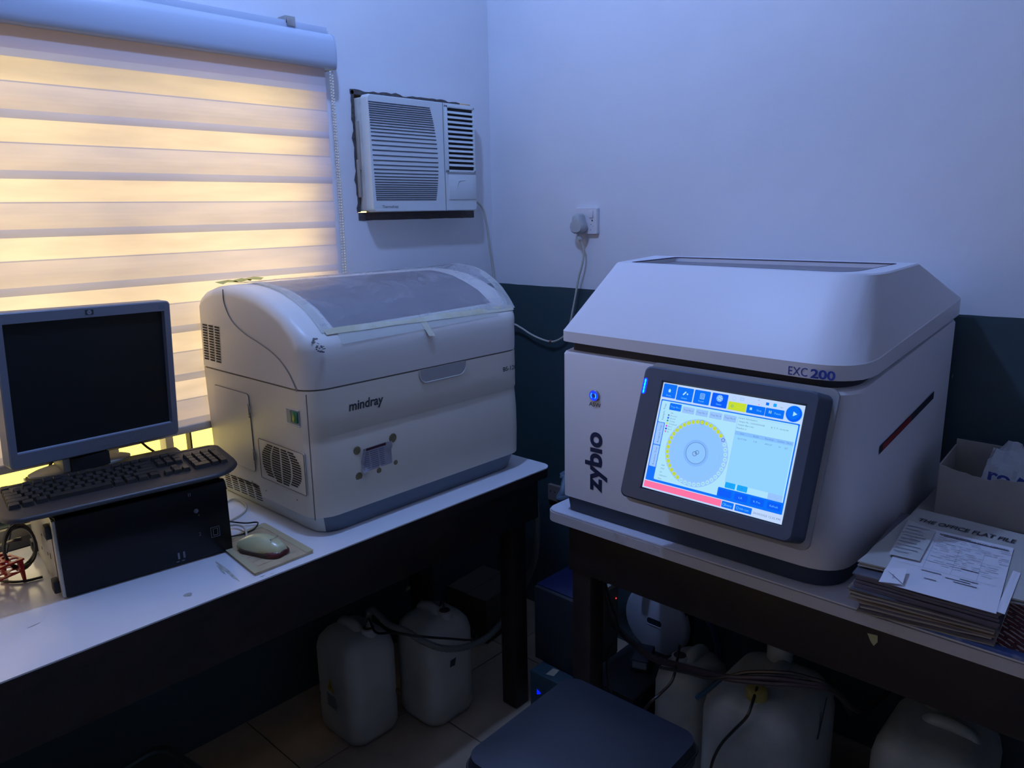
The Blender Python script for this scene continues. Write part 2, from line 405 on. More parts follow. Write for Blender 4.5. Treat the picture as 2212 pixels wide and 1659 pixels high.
ragged(mb, [(1.418+.49*i/nseg, 1.949, AZ0-.001) for i in range(nseg+1)], (0,0,-1), .021, .026, 0, .05, 12)
mb.box((1.56, 1.99, 1.45), (1.905, 2.1, 1.482))  # unseen block, added to stop daylight glowing under the casing
struct('trim_1', mb, M_rag, smooth=0)
mb = MB()
for a, b in (((1.424, 1.936, 1.60), (1.434, 1.95, 1.74)), ((1.420, 1.938, 1.52), (1.428, 1.95, 1.63))): mb.box(a, b)
struct('trim_2', mb, mat('wood_wedge', (.35, .31, .26, 1), .8, bump=(30, .7, .006)), bevel=.002)
mb = MB()
pts = [P(1036, 425, y=1.93)] + [P(u, v, y=1.935) for u, v in ((1041, 447), (1050, 480), (1057, 530), (1063, 570))]
pts += [Vector((1.982, 1.93, 1.23)), Vector((1.985, 1.93, 1.17)), Vector((1.985, 1.925, 1.05)), Vector((1.97, 1.92, .85)), Vector((1.95, 1.93, .6))]
pts[0] = Vector((1.868, 1.93, 1.524))
mb.tube(smooth_path(pts), .0038, 8)
setp(build('power_cable', mb, M_cordw), 'ivory power cable hanging from the air conditioner down the wall corner', 'cable')

# ------------------------------------------------------------------ upper wall socket with plug
def socket(name, y0, y1, z0, z1, label, m):
    t = thing(name, label, 'socket', (WX, (y0+y1)/2, z0))
    ring = rrect(y0, z0, y1, z1, .005)
    mb = MB(); mb.loft([[(WX-.0005, y, z) for y, z in ring], [(WX-.010, y, z) for y, z in ring], [(WX-.013, (y0+y1)/2+(y-(y0+y1)/2)*.95, (z0+z1)/2+(z-(z0+z1)/2)*.95) for y, z in ring]])
    build('faceplate', mb, m, t, smooth=40)
    return t
M_sock = mat('yellowed_white_plastic', (.68, .66, .68, 1), .35)
so = socket('wall_socket', 1.474, 1.561, 1.394, 1.478, 'white single wall socket on the pale wall with the grey plug in it', M_sock)
build('rocker_switch', MB().box((WX-.017, 1.489, 1.446), (WX-.012, 1.505, 1.468)), M_sock, so, bevel=.001)
mb = MB()
for yy, zz, rr in ((1.493, 1.437, .0028), (1.497, 1.425, .0015), (1.490, 1.42, .001), (1.499, 1.408, .0013)): mb.disc((WX-.0136, yy, zz), rr, rr, Vector((0,-1,0)), Vector((0,0,1)), 10)
build('scorch_marks', mb, M_slot, so)
pg = thing('power_plug', 'grey moulded plug on a cable looping left behind the cream analyser', 'plug', (WX-.03, 1.533, 1.41))
mb = MB()
def plug_ring(x, k):
    pr = [(-.024,-.022),(-.030,-.010),(-.027,.004),(-.019,.014),(-.016,.030),(-.010,.036),(.010,.036),(.016,.030),(.019,.014),(.027,.004),(.030,-.010),(.024,-.022),(.012,-.028),(-.012,-.028)]
    return [(x, 1.535+a*k*.92, 1.424+b*k) for a, b in pr]
mb.loft([plug_ring(WX-.014, .9), plug_ring(WX-.024, 1), plug_ring(WX-.040, .97), plug_ring(WX-.047, .80)])
M_plug = mat('grey_plug_plastic', (.42, .43, .42, 1), .45)
build('plug_body', mb, M_plug, pg, smooth=50)
mb = MB(); mb.lathe([(.0085, 0), (.0085, .008), (.006, .010), (.006, .018), (.0045, .020)], (WX-.030, 1.531, 1.378), seg=14)
build('strain_relief', mb, M_plug, pg)
px = [(1261, 540), (1258, 570), (1250, 600), (1243, 640), (1237, 672), (1231, 700), (1222, 722), (1205, 735), (1188, 738), (1165, 731), (1145, 721), (1125, 708)]
pts = [Vector((WX-.030, 1.531, 1.379))]+[P(u, v, x=WX-.02) for u, v in px]+[Vector((WX-.03, 1.84, 1.08)), Vector((1.93, 1.90, 1.08))]
build('cord', MB().tube(smooth_path(pts), .0036, 8), M_cordw, pg)
a = P(1190, 738, x=WX-.02); build('cable_tie', MB().tube([a-Vector((0,.004,0)), a+Vector((0,.004,.001))], .0055, 8), mat('brown_tie', (.22, .07, .05, 1), .6), pg)
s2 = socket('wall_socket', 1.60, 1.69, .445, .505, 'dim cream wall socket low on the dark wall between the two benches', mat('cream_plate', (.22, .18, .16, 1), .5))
mb = MB()
for yy in (1.675, 1.655): mb.disc((WX-.0136, yy, .480), .0028, .0028, Vector((0,-1,0)), Vector((0,0,1)), 10)
build('socket_holes', mb, M_slot, s2)

# ================================================================== BENCHES
def laminate(name, marks):
    m = mat(name, (.74, .76, .80, 1), .16, spec=.6, bump=(5, .18, .003))
    return m
M_top = laminate('white_laminate', None)
M_topB = mat('white_laminate_dull', (.66, .68, .76, 1), .35)
da = thing('work_bench', 'long dark wood work bench with a glossy white top under the window', 'bench', (.3, 1.6, 0))
mb = MB()
ring = rrect(-1.3, 1.345, 1.607, 1.90, (.0, .035, .01, 0), 8)
mb.loft([[(x, y, .7472) for x, y in ring], [(x, y, .750) for x, y in ring]])
build('laminate_top', mb, M_top, da, smooth=30)
ring = rrect(-1.3, 1.3435, 1.604, 1.899, (.0, .035, .01, 0), 8)
build('board', MB().loft([[(x, y, .722) for x, y in ring], [(x, y, .7472) for x, y in ring]]), M_wood, da, smooth=30)
build('apron', MB().box((-1.3, 1.362, .60), (1.56, 1.382, .722)), M_wood, da, bevel=.002)
build('apron', MB().box((1.545, 1.382, .60), (1.565, 1.86, .722)), M_wood, da, bevel=.002)
for x, y in ((1.474, 1.385), (1.474, 1.81), (-.6, 1.385), (-.6, 1.81)):
    build('leg', MB().box((x, y, 0), (x+.056, y+.056, .722)), M_wood, da, bevel=.003)
db = thing('work_bench', 'dark wood work bench with a thick white edged top along the right wall', 'bench', (1.65, .5, 0))
ring = rrect(1.347, -1.3, 1.975, 1.15, (0, 0, .01, .03), 6)
mb = MB(); mb.loft([[(x, y, .747) for x, y in ring], [(x, y, .750) for x, y in ring]])
build('laminate_top', mb, M_topB, db, smooth=30)
ring = rrect(1.345, -1.3, 1.975, 1.153, (0, 0, .01, .03), 6)
build('edge_slab', MB().loft([[(x, y, .722) for x, y in ring], [(x, y, .7455) for x, y in ring]]), mat('chipped_white_edging', (.50, .50, .53, 1), .6, bump=(40, .5, .003), mottle=(18, (.33, .31, .31, 1), .55, .72)), db, smooth=30)
build('apron', MB().box((1.362, -1.3, .60), (1.385, 1.09, .722)), M_wood, db, bevel=.002)
for x, y in ((1.365, 1.026), (1.875, 1.05), (1.365, -.9), (1.875, -.9)):
    build('leg', MB().box((x, y, 0), (x+.056, y+.056, .722)), M_wood, db, bevel=.003)
# stains and tape remains on the white top
M_stain = mat('old_glue_stain', (.30, .31, .27, 1), .7, mottle=(40, (.45, .45, .40, 1), .4, .6))
mb = MB()
def decal(mb, c, rx, ry, ang, z, seed, n=18):
    pts = []
    for k in range(n):
        a = 2*PI*k/n; q = 1+.45*noise.noise(Vector((math.cos(a)*2+seed, math.sin(a)*2, seed)))
        u, w = rx*q*math.cos(a), ry*q*math.sin(a)
        pts.append((c[0]+u*math.cos(ang)-w*math.sin(ang), c[1]+u*math.sin(ang)+w*math.cos(ang), z))
    mb.add(pts, [tuple(range(n))])
for k, (u0, v0, u1, v1, wd_) in enumerate(((466, 1213, 517, 1256, .0040), (470, 1222, 486, 1240, .0025), (396, 1288, 416, 1281, .0070), (561, 1247, 572, 1243, .0020), (583, 1241, 592, 1237, .0014))):
    p0, p1 = P(u0, v0, z=.7502), P(u1, v1, z=.7502); d_ = p1-p0
    mb = MB(); decal(mb, (p0+p1)/2, d_.length/2, wd_, math.atan2(d_.y, d_.x), .7503+k*1e-5, k*1.7, 26); build('stain_mark', mb, M_stain, da, smooth=0)
mb = MB(); decal(mb, P(75, 1350, z=.7502), .012, .0008, .2, .7503, 9); build('scratch', mb, M_seam, da, smooth=0)

# ================================================================== CREAM ANALYSER ON THE LEFT BENCH
AXL, AXR = .866, 1.560
def pillow(mb, prof, x0, x1, n=6):
    "prof: (y, z, ny, nz, r) outward normals and end-rounding radius per point"
    rings = []
    def ring(side, a):
        out = []
        for y, z, ny, nz, r in prof:
            ins = r*(1-math.sin(a)); dx = r*(1-math.cos(a))
            x = x0+dx if side == 0 else x1-dx
            out.append((x, y-ny*ins, z-nz*ins))
        return out
    for k in range(n+1): rings.append(ring(0, PI/2*k/n))
    for k in range(n, -1, -1): rings.append(ring(1, PI/2*k/n))
    return mb.loft(rings)
TOPP = [(1.432,1.208),(1.455,1.228),(1.501,1.259),(1.55,1.279),(1.602,1.295),(1.65,1.303),(1.70,1.3075),(1.76,1.309),(1.81,1.303),(1.862,1.290),(1.889,1.274)]
def topz(y):
    if y <= TOPP[0][0]: return TOPP[0][1]+(y-TOPP[0][0])*1.3
    for (a, b), (c, d) in zip(TOPP, TOPP[1:]):
        if y <= c: return b+(d-b)*(y-a)/(c-a)
    return TOPP[-1][1]
def Ptop(u, v, off=0.0):
    lo = None
    for i in range(1200):
        y = 1.415+i*.0004
        p = P(u, v, y=y)
        if p.z <= topz(y)+off and p.z > 0: return p
    return P(u, v, z=1.30)
ma = thing('chemistry_analyser', 'cream benchtop analyser with curved top cover and side vents, beside the black computer', 'analyser', (1.21, 1.66, .75))
prof = [(1.4135,.797,-1,0,.055),(1.411,.86,-1,0,.055),(1.412,.93,-1,0,.055),(1.4165,.972,-1,0,.055),(1.4178,.984,-1,0,.055),(1.4140,.992,-1,0,.055),(1.414,1.04,-1,0,.055),(1.4145,1.0925,-1,0,.055),
        (1.913,1.0925,1,0,.02),(1.905,.797,1,0,.02)]
body = build('lower_body', pillow(MB(), prof, AXL, AXR), M_case, ma, smooth=30)
q = math.sqrt(.5)
prof = [(1.4145,1.0965,-1,0,.055),(1.413,1.13,-1,0,.055),(1.4135,1.160,-1,0,.055),(1.4155,1.182,-.96,.2,.050),(1.421,1.196,-.85,.5,.045),(1.432,1.208,-.7,.7,.036),(1.455,1.228,-.6,.8,.028)]
for i, (y, z) in enumerate(TOPP[2:-1]):
    a, b = TOPP[i+1], TOPP[i+3]; d = Vector((b[0]-a[0], b[1]-a[1])).normalized()
    prof.append((y, z, -d.y, d.x, .024))
prof += [(1.889,1.274,.7,.7,.022),(1.903,1.25,1,0,.02),(1.908,1.18,1,0,.02),(1.9135,1.0965,1,0,.02)]
cover = build('top_cover', pillow(MB(), prof, AXL, AXR), M_case2, ma, smooth=30)
build('seam_core', pillow(MB(), [(1.4175, 1.085, -1, 0, .055), (1.4175, 1.105, -1, 0, .055), (1.909, 1.105, 1, 0, .02), (1.909, 1.085, 1, 0, .02)], AXL+.003, AXR-.003), M_seam, ma, smooth=30)
# foot: slate front, pale left side
def footring(ins, z): return [(x, y, z) for x, y in rrect(AXL+.012+ins, 1.419+ins, AXR-.012-ins, 1.900, (.05, .05, .01, .01), 6)]
mb = MB(); mb.loft([footring(0, .799), footring(.012, .752)])
for k, f in enumerate(mb.f):
    c = sum((mb.v[i] for i in f), Vector())/len(f)
    mb.m[k] = 1 if (c.x < AXL+.034 and len(f) == 4) else 0
build('foot_skirt', mb, [M_greybase, M_palebase], ma, smooth=30)
SX = AXL-.0012
def onside(pts): return [P(u, v, x=SX) for u, v in pts]
# curved seam of the cover on the left side
build('cover_seam', MB().tube(smooth_path(onside([(481, 625), (484, 655), (500, 692), (528, 720), (560, 741), (595, 768), (620, 800), (634, 828), (641, 846)]), 5), .0013, 5), M_seam, cover)
# vents
def slots(name, c00, c10, c01, nx, ny, fill=.8, th=.0026, par=None, m=M_slot, clip=None, xx=None):
    xx = SX if xx is None else xx
    a, b, c = [P(*t, x=xx) for t in (c00, c10, c01)]
    mb = MB()
    for i in range(nx):
        for j in range(ny):
            if clip and not clip(i/(nx-1), j/(ny-1)): continue
            o = a+(b-a)*(i/nx)+(c-a)*((j+.5)/ny); e = o+(b-a)*(fill/nx); sh = Vector((0, 0, th/2))
            mb.add([o-sh, e-sh, e+sh, o+sh], [(3,2,1,0)])
    return build(name, mb, m, par or body, smooth=0)
slots('side_vent', (437, 698), (476, 706), (442, 776), 3, 14, .76, .0042, cover)
slots('side_vent', (483, 1018), (563, 1050), (492, 1052), 5, 7, .78, .0030)
slots('side_vent', (497, 1024), (556, 1046), (503, 1034), 4, 2, .74, .0030)
# access door
a, b, c, d = onside([(460, 830), (535, 852), (554, 1018), (482, 990)])
zt = (a.z+b.z)/2; yb_, yf = (a.y+d.y)/2, (b.y+c.y)/2; zb2 = (c.z+d.z)/2
mb = MB(); e = .0016
ring = rrect(yf, zb2, yb_, zt, .008, 4)
mb.loft([[(SX+.002, y, z) for y, z in ring], [(SX-.0012, y, z) for y, z in ring]])
door = build('side_door', mb, M_case, body, smooth=30)
mb = MB(); mb.tube([(SX+.0002, y, z) for y, z in ring+[ring[0]]], .0014, 4); build('door_seam', mb, M_seam, door, smooth=0)
for u, v in ((539, 888), (550, 986)):
    p = P(u, v, x=SX-.002); mb = MB()
    mb.tube([(p.x, p.y+.006, p.z+.015), (p.x-.003, p.y-.005, p.z+.014), (p.x-.004, p.y-.011, p.z), (p.x-.003, p.y-.005, p.z-.014), (p.x, p.y+.006, p.z-.015)], .0019, 6)
    mb.box((p.x-.001, p.y+.002, p.z-.011), (p.x+.002, p.y+.005, p.z+.011))
    build('latch', mb, mat('dull_latch', (.20, .19, .17, 1), .5), door)
# fan grille panel
a, b, c = onside([(558, 944), (656, 984), (568, 1031)])
yb_, yf, zt, zb2 = a.y, b.y, (a.z+b.z)/2, c.z
ring = rrect(yf, zb2, yb_, zt, .004, 3)
mb = MB(); mb.loft([[(SX+.002, y, z) for y, z in ring], [(SX-.0008, y, z) for y, z in ring]])
fan = build('fan_panel', mb, M_case, body, smooth=30)
mb = MB(); mb.tube([(SX-.0006, y, z) for y, z in ring+[ring[0]]], .0011, 4); build('panel_seam', mb, M_seam, fan, smooth=0)
mb = MB(); nr = 15
for j in range(nr):
    z = zt-.008-(zt-zb2-.016)*j/(nr-1); t = abs(2*j/(nr-1)-1)
    half = (yb_-yf)/2-.010-.045*max(0, t-.25)**1.6
    yc = (yb_+yf)/2
    for k in range(4):
        s0, s1 = -1+k*.5+.03, -1+(k+1)*.5-.05
        if j == nr-1 and k in (0, 3): continue
        mb.add([(SX-.0014, yc-half*s0, z-.0019), (SX-.0014, yc-half*s1, z-.0019), (SX-.0014, yc-half*s1, z+.0019), (SX-.0014, yc-half*s0, z+.0019)], [(3,2,1,0)])
build('fan_slots', mb, M_slot, fan, smooth=0)
# power switch in its pocket
a, b = P(618, 880, x=SX), P(647, 920, x=SX)
mb = MB(); mb.box((SX-.0005, b.y, b.z), (SX+.002, a.y, a.z-.001)); sw = build('switch_pocket', mb, mat('pocket_grey', (.28, .33, .38, 1), .5), body)
yb_, yf = a.y, b.y
for r_ in (((yf-.002, b.z-.003), (yb_+.002, b.z)), ((yf-.002, a.z-.001), (yb_+.002, a.z+.001))): build('pocket_rim', MB().box((SX-.002, r_[0][0], r_[0][1]), (SX+.001, r_[1][0], r_[1][1])), M_palebase, sw, bevel=.0005)
build('rocker', MB().box((SX-.004, yf+.002, b.z+.005), (SX, yf+.022, a.z-.004)), mat('green_rocker', (.01, .16, .07, 1), .35), sw, bevel=.001)
build('rocker_side', MB().box((SX-.003, yf+.024, b.z+.004), (SX, yf+.033, a.z-.004)), mat('grey_rocker_frame', (.10, .14, .13, 1), .4), sw, bevel=.001)
mb = MB()
for u, v in ((575, 1060), (642, 1080), (545, 1040)):
    p = P(u, v, x=SX-.0002); build('screw_hole', MB().disc(p, .0022, .0022, Vector((0,-1,0)), Vector((0,0,1)), 10), M_seam, body, smooth=0)
build('front_seam', MB().tube([P(661, 853, x=SX+.001), P(671, 990, x=SX+.001), P(681, 1124, x=SX+.001)], .0013, 5), M_seam, body)
# handle recess in the front: flat plate, its shade painted as darker grey
FY = 1.4130
mb = MB(); ring = rrect(1.180, 1.060, 1.338, 1.0935, (.022, .026, .001, .001), 6)
mb.loft([[(x, FY+.004, z) for x, z in ring], [(x, FY-.0008, z) for x, z in ring]])
hr = build('handle_recess', mb, mat('recess_shade_grey', (.36, .36, .35, 1), .5), body, smooth=30)
mb = MB(); half = [p for p in ring if p[1] < 1.092]
mb.tube([(ring[-1][0], FY-.001, 1.0935)]+[(x, FY-.001, z) for x, z in half if True], .0014, 6)
build('recess_rim', mb, M_palebase, hr)
mb = MB(); add_text(mb, 'mindray', (.968, FY-.0006, 1.034), (1,0,0), (0,0,1), .0225, .098, bold=.022, shear=.12); build('lettering', mb, M_text, body, smooth=0)
mb = MB(); add_text(mb, 'BS-120', (1.478, FY-.0006, 1.041), (1,0,0), (0,0,1), .0125, .053, bold=.012); build('lettering', mb, M_text, body, smooth=0)
# notice stuck on the front
lb = thing('paper_notice', 'small curling printed notice taped to the front of the cream analyser', 'notice', (1.035, FY-.002, .88))
mb = MB(); NX, NZ = 10, 8
def lab(i, j):
    x = .990+.090*i/NX; z = .880+.0565*j/NZ+.002*i/NX
    cu = 0
    if i <= 1 and j >= 5: cu = .006*(2-i)*(j-4)/4
    if i <= 2 and j <= 1: cu = .008*(3-i)*(2-j)/6
    if i >= 9 and j >= 6: cu = .004
    return (x, 1.4125-.0016-cu+.0005*math.sin(i*1.3), z)
mb.add([lab(i, j) for j in range(NZ+1) for i in range(NX+1)], [(j*(NX+1)+i, j*(NX+1)+i+1, (j+1)*(NX+1)+i+1, (j+1)*(NX+1)+i) for j in range(NZ) for i in range(NX)])
build('sheet', mb, mat('grubby_paper', (.38, .37, .42, 1), .7), lb)
mb = MB()
mb.mat(1).quad((.998, 1.4098, .930), (1.068, 1.4098, .9315), (1.068, 1.4098, .9375), (.998, 1.4098, .9355)); mb.mat(0)
for k in range(9):
    z = .926-.0048*k; xa = 1.0; 
    for w in range(3):
        L = .012+.010*abs(math.sin(k*3.1+w*1.7)); mb.quad((xa, 1.4096, z-.0008), (xa+L, 1.4096, z-.0006), (xa+L, 1.4096, z+.0008), (xa, 1.4096, z+.0006)); xa += L+.004
build('printing', mb, [mat('faded_print', (.10, .10, .17, 1), .8), mat('maroon_print', (.05, .008, .02, 1), .8)], lb, smooth=0)
mb = MB(); M_sticky = mat('dirty_tape_spot', (.15, .125, .055, 1), .7, mottle=(60, (.22, .18, .09, 1), .4, .6))
for cx, cz, r in ((.982, .937, .0105), (1.087, .943, .0115), (.982, .874, .0110), (1.040, .873, .0080), (1.091, .880, .0070)):
    build('tape_spot', MB().lathe([(r, 0), (r*.9, -.0012)], (cx, 1.4125-.0002, cz), 'y', 12), M_sticky, lb)

# window of the cover, and the plastic film taped over it
def surf_patch(mb, c4, nx, ny, off, amp=0, sc=20, seed=0, wob=0):
    c4 = [Vector(c) for c in c4]; vs = []
    for j in range(ny+1):
        for i in range(nx+1):
            s_, t_ = i/nx, j/ny
            p = (c4[0]*(1-s_)+c4[1]*s_)*(1-t_)+(c4[3]*(1-s_)+c4[2]*s_)*t_
            if wob:
                p.y += wob*noise.noise(Vector((s_*4, seed, t_*2)))*(1 if j in (0, ny) else .4)
            h = 0
            if amp:
                q_ = Vector((p.x*sc*.55+p.y*6, p.y*sc*1.5-p.x*5, seed)); h = amp*(noise.ridged_multi_fractal(q_, .9, 2.1, 4, 1.0, 2.0)*.5+noise.noise(q_*.4))
            vs.append((p.x, p.y, topz(p.y)+off+max(0, h)))
    return mb.add(vs, [(j*(nx+1)+i, j*(nx+1)+i+1, (j+1)*(nx+1)+i+1, (j+1)*(nx+1)+i) for j in range(ny) for i in range(nx)])
wq = [Ptop(720, 710), Ptop(1060, 655), Ptop(930, 584), Vector((.99, 1.70, 0))]
M_glass = mat('smoked_cover_window', (.13, .12, .14, 1), .3)
mb = MB(); surf_patch(mb, [wq[0], wq[1], Vector((wq[2].x, wq[2].y, 0)), Vector((.965, 1.74, 0))], 24, 24, .0012)
build('cover_window', mb, M_glass, cover)
film = thing('plastic_film', 'crinkled clear plastic film with masking tape borders stuck over the analyser window', 'plastic film', (1.23, 1.6, 1.31))
def film_mat():
    m = bpy.data.materials.new('crinkled_film'); m.use_nodes = True; nt = m.node_tree; b = nt.nodes['Principled BSDF']
    b.inputs['Base Color'].default_value = (.62, .60, .62, 1); b.inputs['Roughness'].default_value = .30; b.inputs['Specular IOR Level'].default_value = .8
    tc = nt.nodes.new('ShaderNodeTexCoord'); n1 = nt.nodes.new('ShaderNodeTexNoise'); n1.inputs['Scale'].default_value = 9; n1.inputs['Detail'].default_value = 7; n1.inputs['Roughness'].default_value = .55; n1.inputs['Distortion'].default_value = 1.0
    nt.links.new(tc.outputs['Object'], n1.inputs['Vector'])
    bp = nt.nodes.new('ShaderNodeBump'); bp.inputs['Strength'].default_value = .55; bp.inputs['Distance'].default_value = .02
    nt.links.new(n1.outputs['Fac'], bp.inputs['Height']); nt.links.new(bp.outputs['Normal'], b.inputs['Normal'])
    cr = nt.nodes.new('ShaderNodeValToRGB'); cr.color_ramp.elements[0].position = .42; cr.color_ramp.elements[1].position = .68
    cr.color_ramp.elements[0].color = (.26,)*3+(1,); cr.color_ramp.elements[1].color = (.42,)*3+(1,)
    nt.links.new(n1.outputs['Fac'], cr.inputs['Fac']); nt.links.new(cr.outputs['Color'], b.inputs['Alpha'])
    return m
fq = [Ptop(702, 722), Ptop(1108, 668), Ptop(945, 573), Vector((.935, 1.80, 0))]
mb = MB(); surf_patch(mb, fq, 110, 80, .0024, .0042, 8, 4)
build('film_sheet', mb, film_mat(), film, smooth=70)
mb = MB(); surf_patch(mb, [Vector((fq[3].x-.01, 1.775, 0)), Vector((fq[2].x+.01, 1.775, 0)), Vector((fq[2].x+.01, 1.80, 0)), Vector((fq[3].x-.01, 1.803, 0))], 40, 3, .0032, .001, 30, 9, .004)
build('tape_strip', mb, M_tape, film, smooth=70)
mb = MB(); surf_patch(mb, [fq[0]+Vector((.0, -.006, 0)), fq[1]+Vector((0, -.004, 0)), fq[1]+Vector((0, .008, 0)), fq[0]+Vector((0, .006, 0))], 44, 3, .0036, .001, 30, 19, .006)
build('tape_strip', mb, M_tape, film, smooth=70)
M_tapeclear = mat('translucent_tape', (.66, .68, .62, 1), .4, alpha=.55)
mb = MB(); surf_patch(mb, [fq[0]+Vector((-.008, 0, 0)), fq[0]+Vector((.016, 0, 0)), fq[3]+Vector((.03, 0, 0)), fq[3]+Vector((0, 0, 0))], 3, 30, .0034, .0006, 30, 29)
build('tape_strip', mb, M_tapeclear, film, smooth=70)
mb = MB(); surf_patch(mb, [fq[1]+Vector((-.022, 0, 0)), fq[1]+Vector((.008, 0, 0)), fq[2]+Vector((.012, 0, 0)), fq[2]+Vector((-.014, 0, 0))], 3, 30, .0034, .0006, 30, 39)
build('tape_strip', mb, M_tapeclear, film, smooth=70)
a, b = Ptop(722, 712), Ptop(1060, 658)
mb = MB(); surf_patch(mb, [a+Vector((0, -.030, 0)), b+Vector((0, -.030, 0)), b+Vector((0, -.001, 0)), a+Vector((0, -.001, 0))], 40, 5, .0030, .0006, 30, 59)
build('tape_strip', mb, M_tapeclear, film, smooth=70)
p = Ptop(921, 704); mb = MB()
mb.add([(p.x-.010, p.y-.020, topz(p.y-.020)+.004), (p.x+.010, p.y-.022, topz(p.y-.022)+.004), (p.x+.004, p.y+.012, topz(p.y+.012)+.005), (p.x-.014, p.y+.012, topz(p.y+.012)+.005), (p.x+.012, p.y+.016, topz(p.y)+.018), (p.x-.010, p.y+.010, topz(p.y)+.014)], [(0,1,2,3), (3,2,4,5)])
build('tape_tab', mb, M_tape, film)
mb = MB()
for k in range(3):
    cx, cy, cz = .905+.03*k, 1.795-.008*k, 1.309+.002*k; n = 9; pts = []
    for i in range(n):
        a = 2*PI*i/n; pts.append((cx+.028*math.cos(a)*(1+.3*math.sin(i*2.1)), cy+.022*math.sin(a), cz+.006*abs(math.sin(i*1.9+k))))
    mb.add(pts+[(cx, cy, cz+.010)], [(i, (i+1) % n, n) for i in range(n)])
build('crumpled_tape', mb, mat('backlit_yellow_tape', (.66, .54, .12, 1), .6), film, smooth=20)  # window backlight through the tape painted in as strong yellow
mb = MB(); random.seed(3)
for k in range(16):
    q_ = P(690+random.uniform(-12, 12), 754+random.uniform(-7, 7), y=1.4115); mb.disc((q_.x, min(q_.y, 1.4165), q_.z), random.uniform(.0015, .004), random.uniform(.001, .0025), Vector((1,0,0)), Vector((0,.5,.86)), 7)
for k in range(8):
    q_ = Ptop(682+random.uniform(-8, 8), 738+random.uniform(-5, 5)); mb.disc((q_.x, q_.y, topz(q_.y)+.0015), random.uniform(.002, .004), random.uniform(.002, .003), Vector((1,0,0)), Vector((0,.7,.7)), 7)
build('glue_residue', mb, mat('dark_glue', (.12, .11, .11, 1), .8), film, smooth=0)

# ================================================================== WHITE ANALYSER ON THE RIGHT BENCH
ea = thing('chemistry_analyser', 'large white analyser with sloped lid and tilted touch screen on the right bench', 'analyser', (1.67, .78, .75))
XF, XB_ = 1.367, 1.955
def plan(c4, rad, zf, n=7):
    "c4: FL FR BR BL corners (x, y)"
    out = []
    cs = [Vector((c[0], c[1])) for c in c4]
    for i, c in enumerate(cs):
        p, q_ = cs[i-1], cs[(i+1) % 4]; r = rad[i]
        d0, d1 = (p-c).normalized(), (q_-c).normalized()
        if r <= 0: out.append(c); continue
        a = c+d0*r; b = c+d1*r
        for k in range(n+1):
            t = k/n; out.append(a*(1-t)**2+c*2*t*(1-t)+b*t*t) 
    return [(p.x, p.y, zf(p.x, p.y)) for p in out]
def grow(c4, d): 
    cx = sum(c[0] for c in c4)/4; cy = sum(c[1] for c in c4)/4
    return [(c[0]+(d if c[0] > cx else -d), c[1]+(d if c[1] > cy else -d)) for c in c4]
ku = lambda x: (x-XF)/(1.97-XF)
kq = lambda x: max(0.0, ku(x))**1.5
sk = lambda y: (1.118-y)/.67
zb_ = lambda x, y: 1.1500+.076*kq(x)-.0080*sk(y)
zl0 = lambda x, y: 1.1695+.068*kq(x)-.0135*sk(y)
zl1 = lambda x, y: 1.1975+.076*kq(x)-.0088*sk(y)
BC = [(XF, 1.113), (XF, .449), (XB_, .428), (XB_, 1.135)]; BR_ = (.014, .075, .02, .02)
mb = MB(); mb.loft([plan(BC, BR_, lambda x, y: .790), plan(BC, BR_, lambda x, y: zb_(x, y)-.008), plan(grow(BC, -.003), BR_, lambda x, y: zb_(x, y)-.002), plan(grow(BC, -.010), BR_, zb_)])
ebody = build('body_shell', mb, M_exc, ea, smooth=30, bevel=0)
mb = MB(); mb.loft([plan(grow(BC, -.010), BR_, lambda x, y: .7515), plan(grow(BC, -.006), BR_, lambda x, y: .790)])
build('base_plinth', mb, M_darkblue, ea, smooth=30)
mb = MB(); mb.loft([plan(grow(BC, -.016), BR_, lambda x, y: zb_(x, y)-.01), plan(grow(BC, -.016), BR_, lambda x, y: zl0(x, y)+.004)])
build('lid_gap', mb, M_gap, ea, smooth=30)
LC = [(1.364, 1.120), (1.364, .444), (1.962, .424), (1.962, 1.142)]; LR = (.03, .10, .02, .02)
tBR = P(1984, 567, z=1.351)
TC = [(1.525, 1.072), (1.470, .463), (tBR.x, tBR.y), (tBR.x, 1.10)]; TR_ = (.012, .085, .006, .006)
ztop = lambda x, y: 1.345+.006*(x-1.49)/.3
o1, o2, o3, o4 = P(1362, 566, z=1.3465), P(1818, 594.5, z=1.345), P(1940, 568, z=1.351), P(1514, 548.5, z=1.351)
OC = [(o1.x, o1.y), (1.497, .513), (o3.x, o3.y), (o3.x, o4.y)]; OR_ = (.01, .05, .01, .012)
mb = MB(); mb.loft([plan(grow(LC, -.008), LR, lambda x, y: zl0(x, y)+.001), plan(LC, LR, lambda x, y: zl0(x, y)+.003), plan(LC, LR, lambda x, y: zl1(x, y)-.001), plan(grow(LC, -.0015), LR, lambda x, y: zl1(x, y)+.001),
    plan(grow(TC, .003), TR_, lambda x, y: ztop(x, y)-.003), plan(TC, TR_, ztop), plan(OC, OR_, ztop), plan(grow(OC, -.001), OR_, lambda x, y: ztop(x, y)-.012)], True, True)
lid = build('lid', mb, M_exc, ea, smooth=24)
mb = MB(); r_ = plan(grow(OC, -.0015), OR_, lambda x, y: ztop(x, y)-.0105); mb.add(r_, [tuple(range(len(r_)))])
build('lid_window', mb, mat('tinted_acrylic', (.20, .19, .21, 1), .35), lid, smooth=0)
mb = MB(); r0 = plan(grow(OC, -.0002), OR_, lambda x, y: ztop(x, y)-.0005); mb.tube([Vector(p) for p in r0]+[Vector(r0[0])], .0012, 4); build('window_gasket', mb, mat('maroon_gasket', (.06, .04, .07, 1), .6), lid)
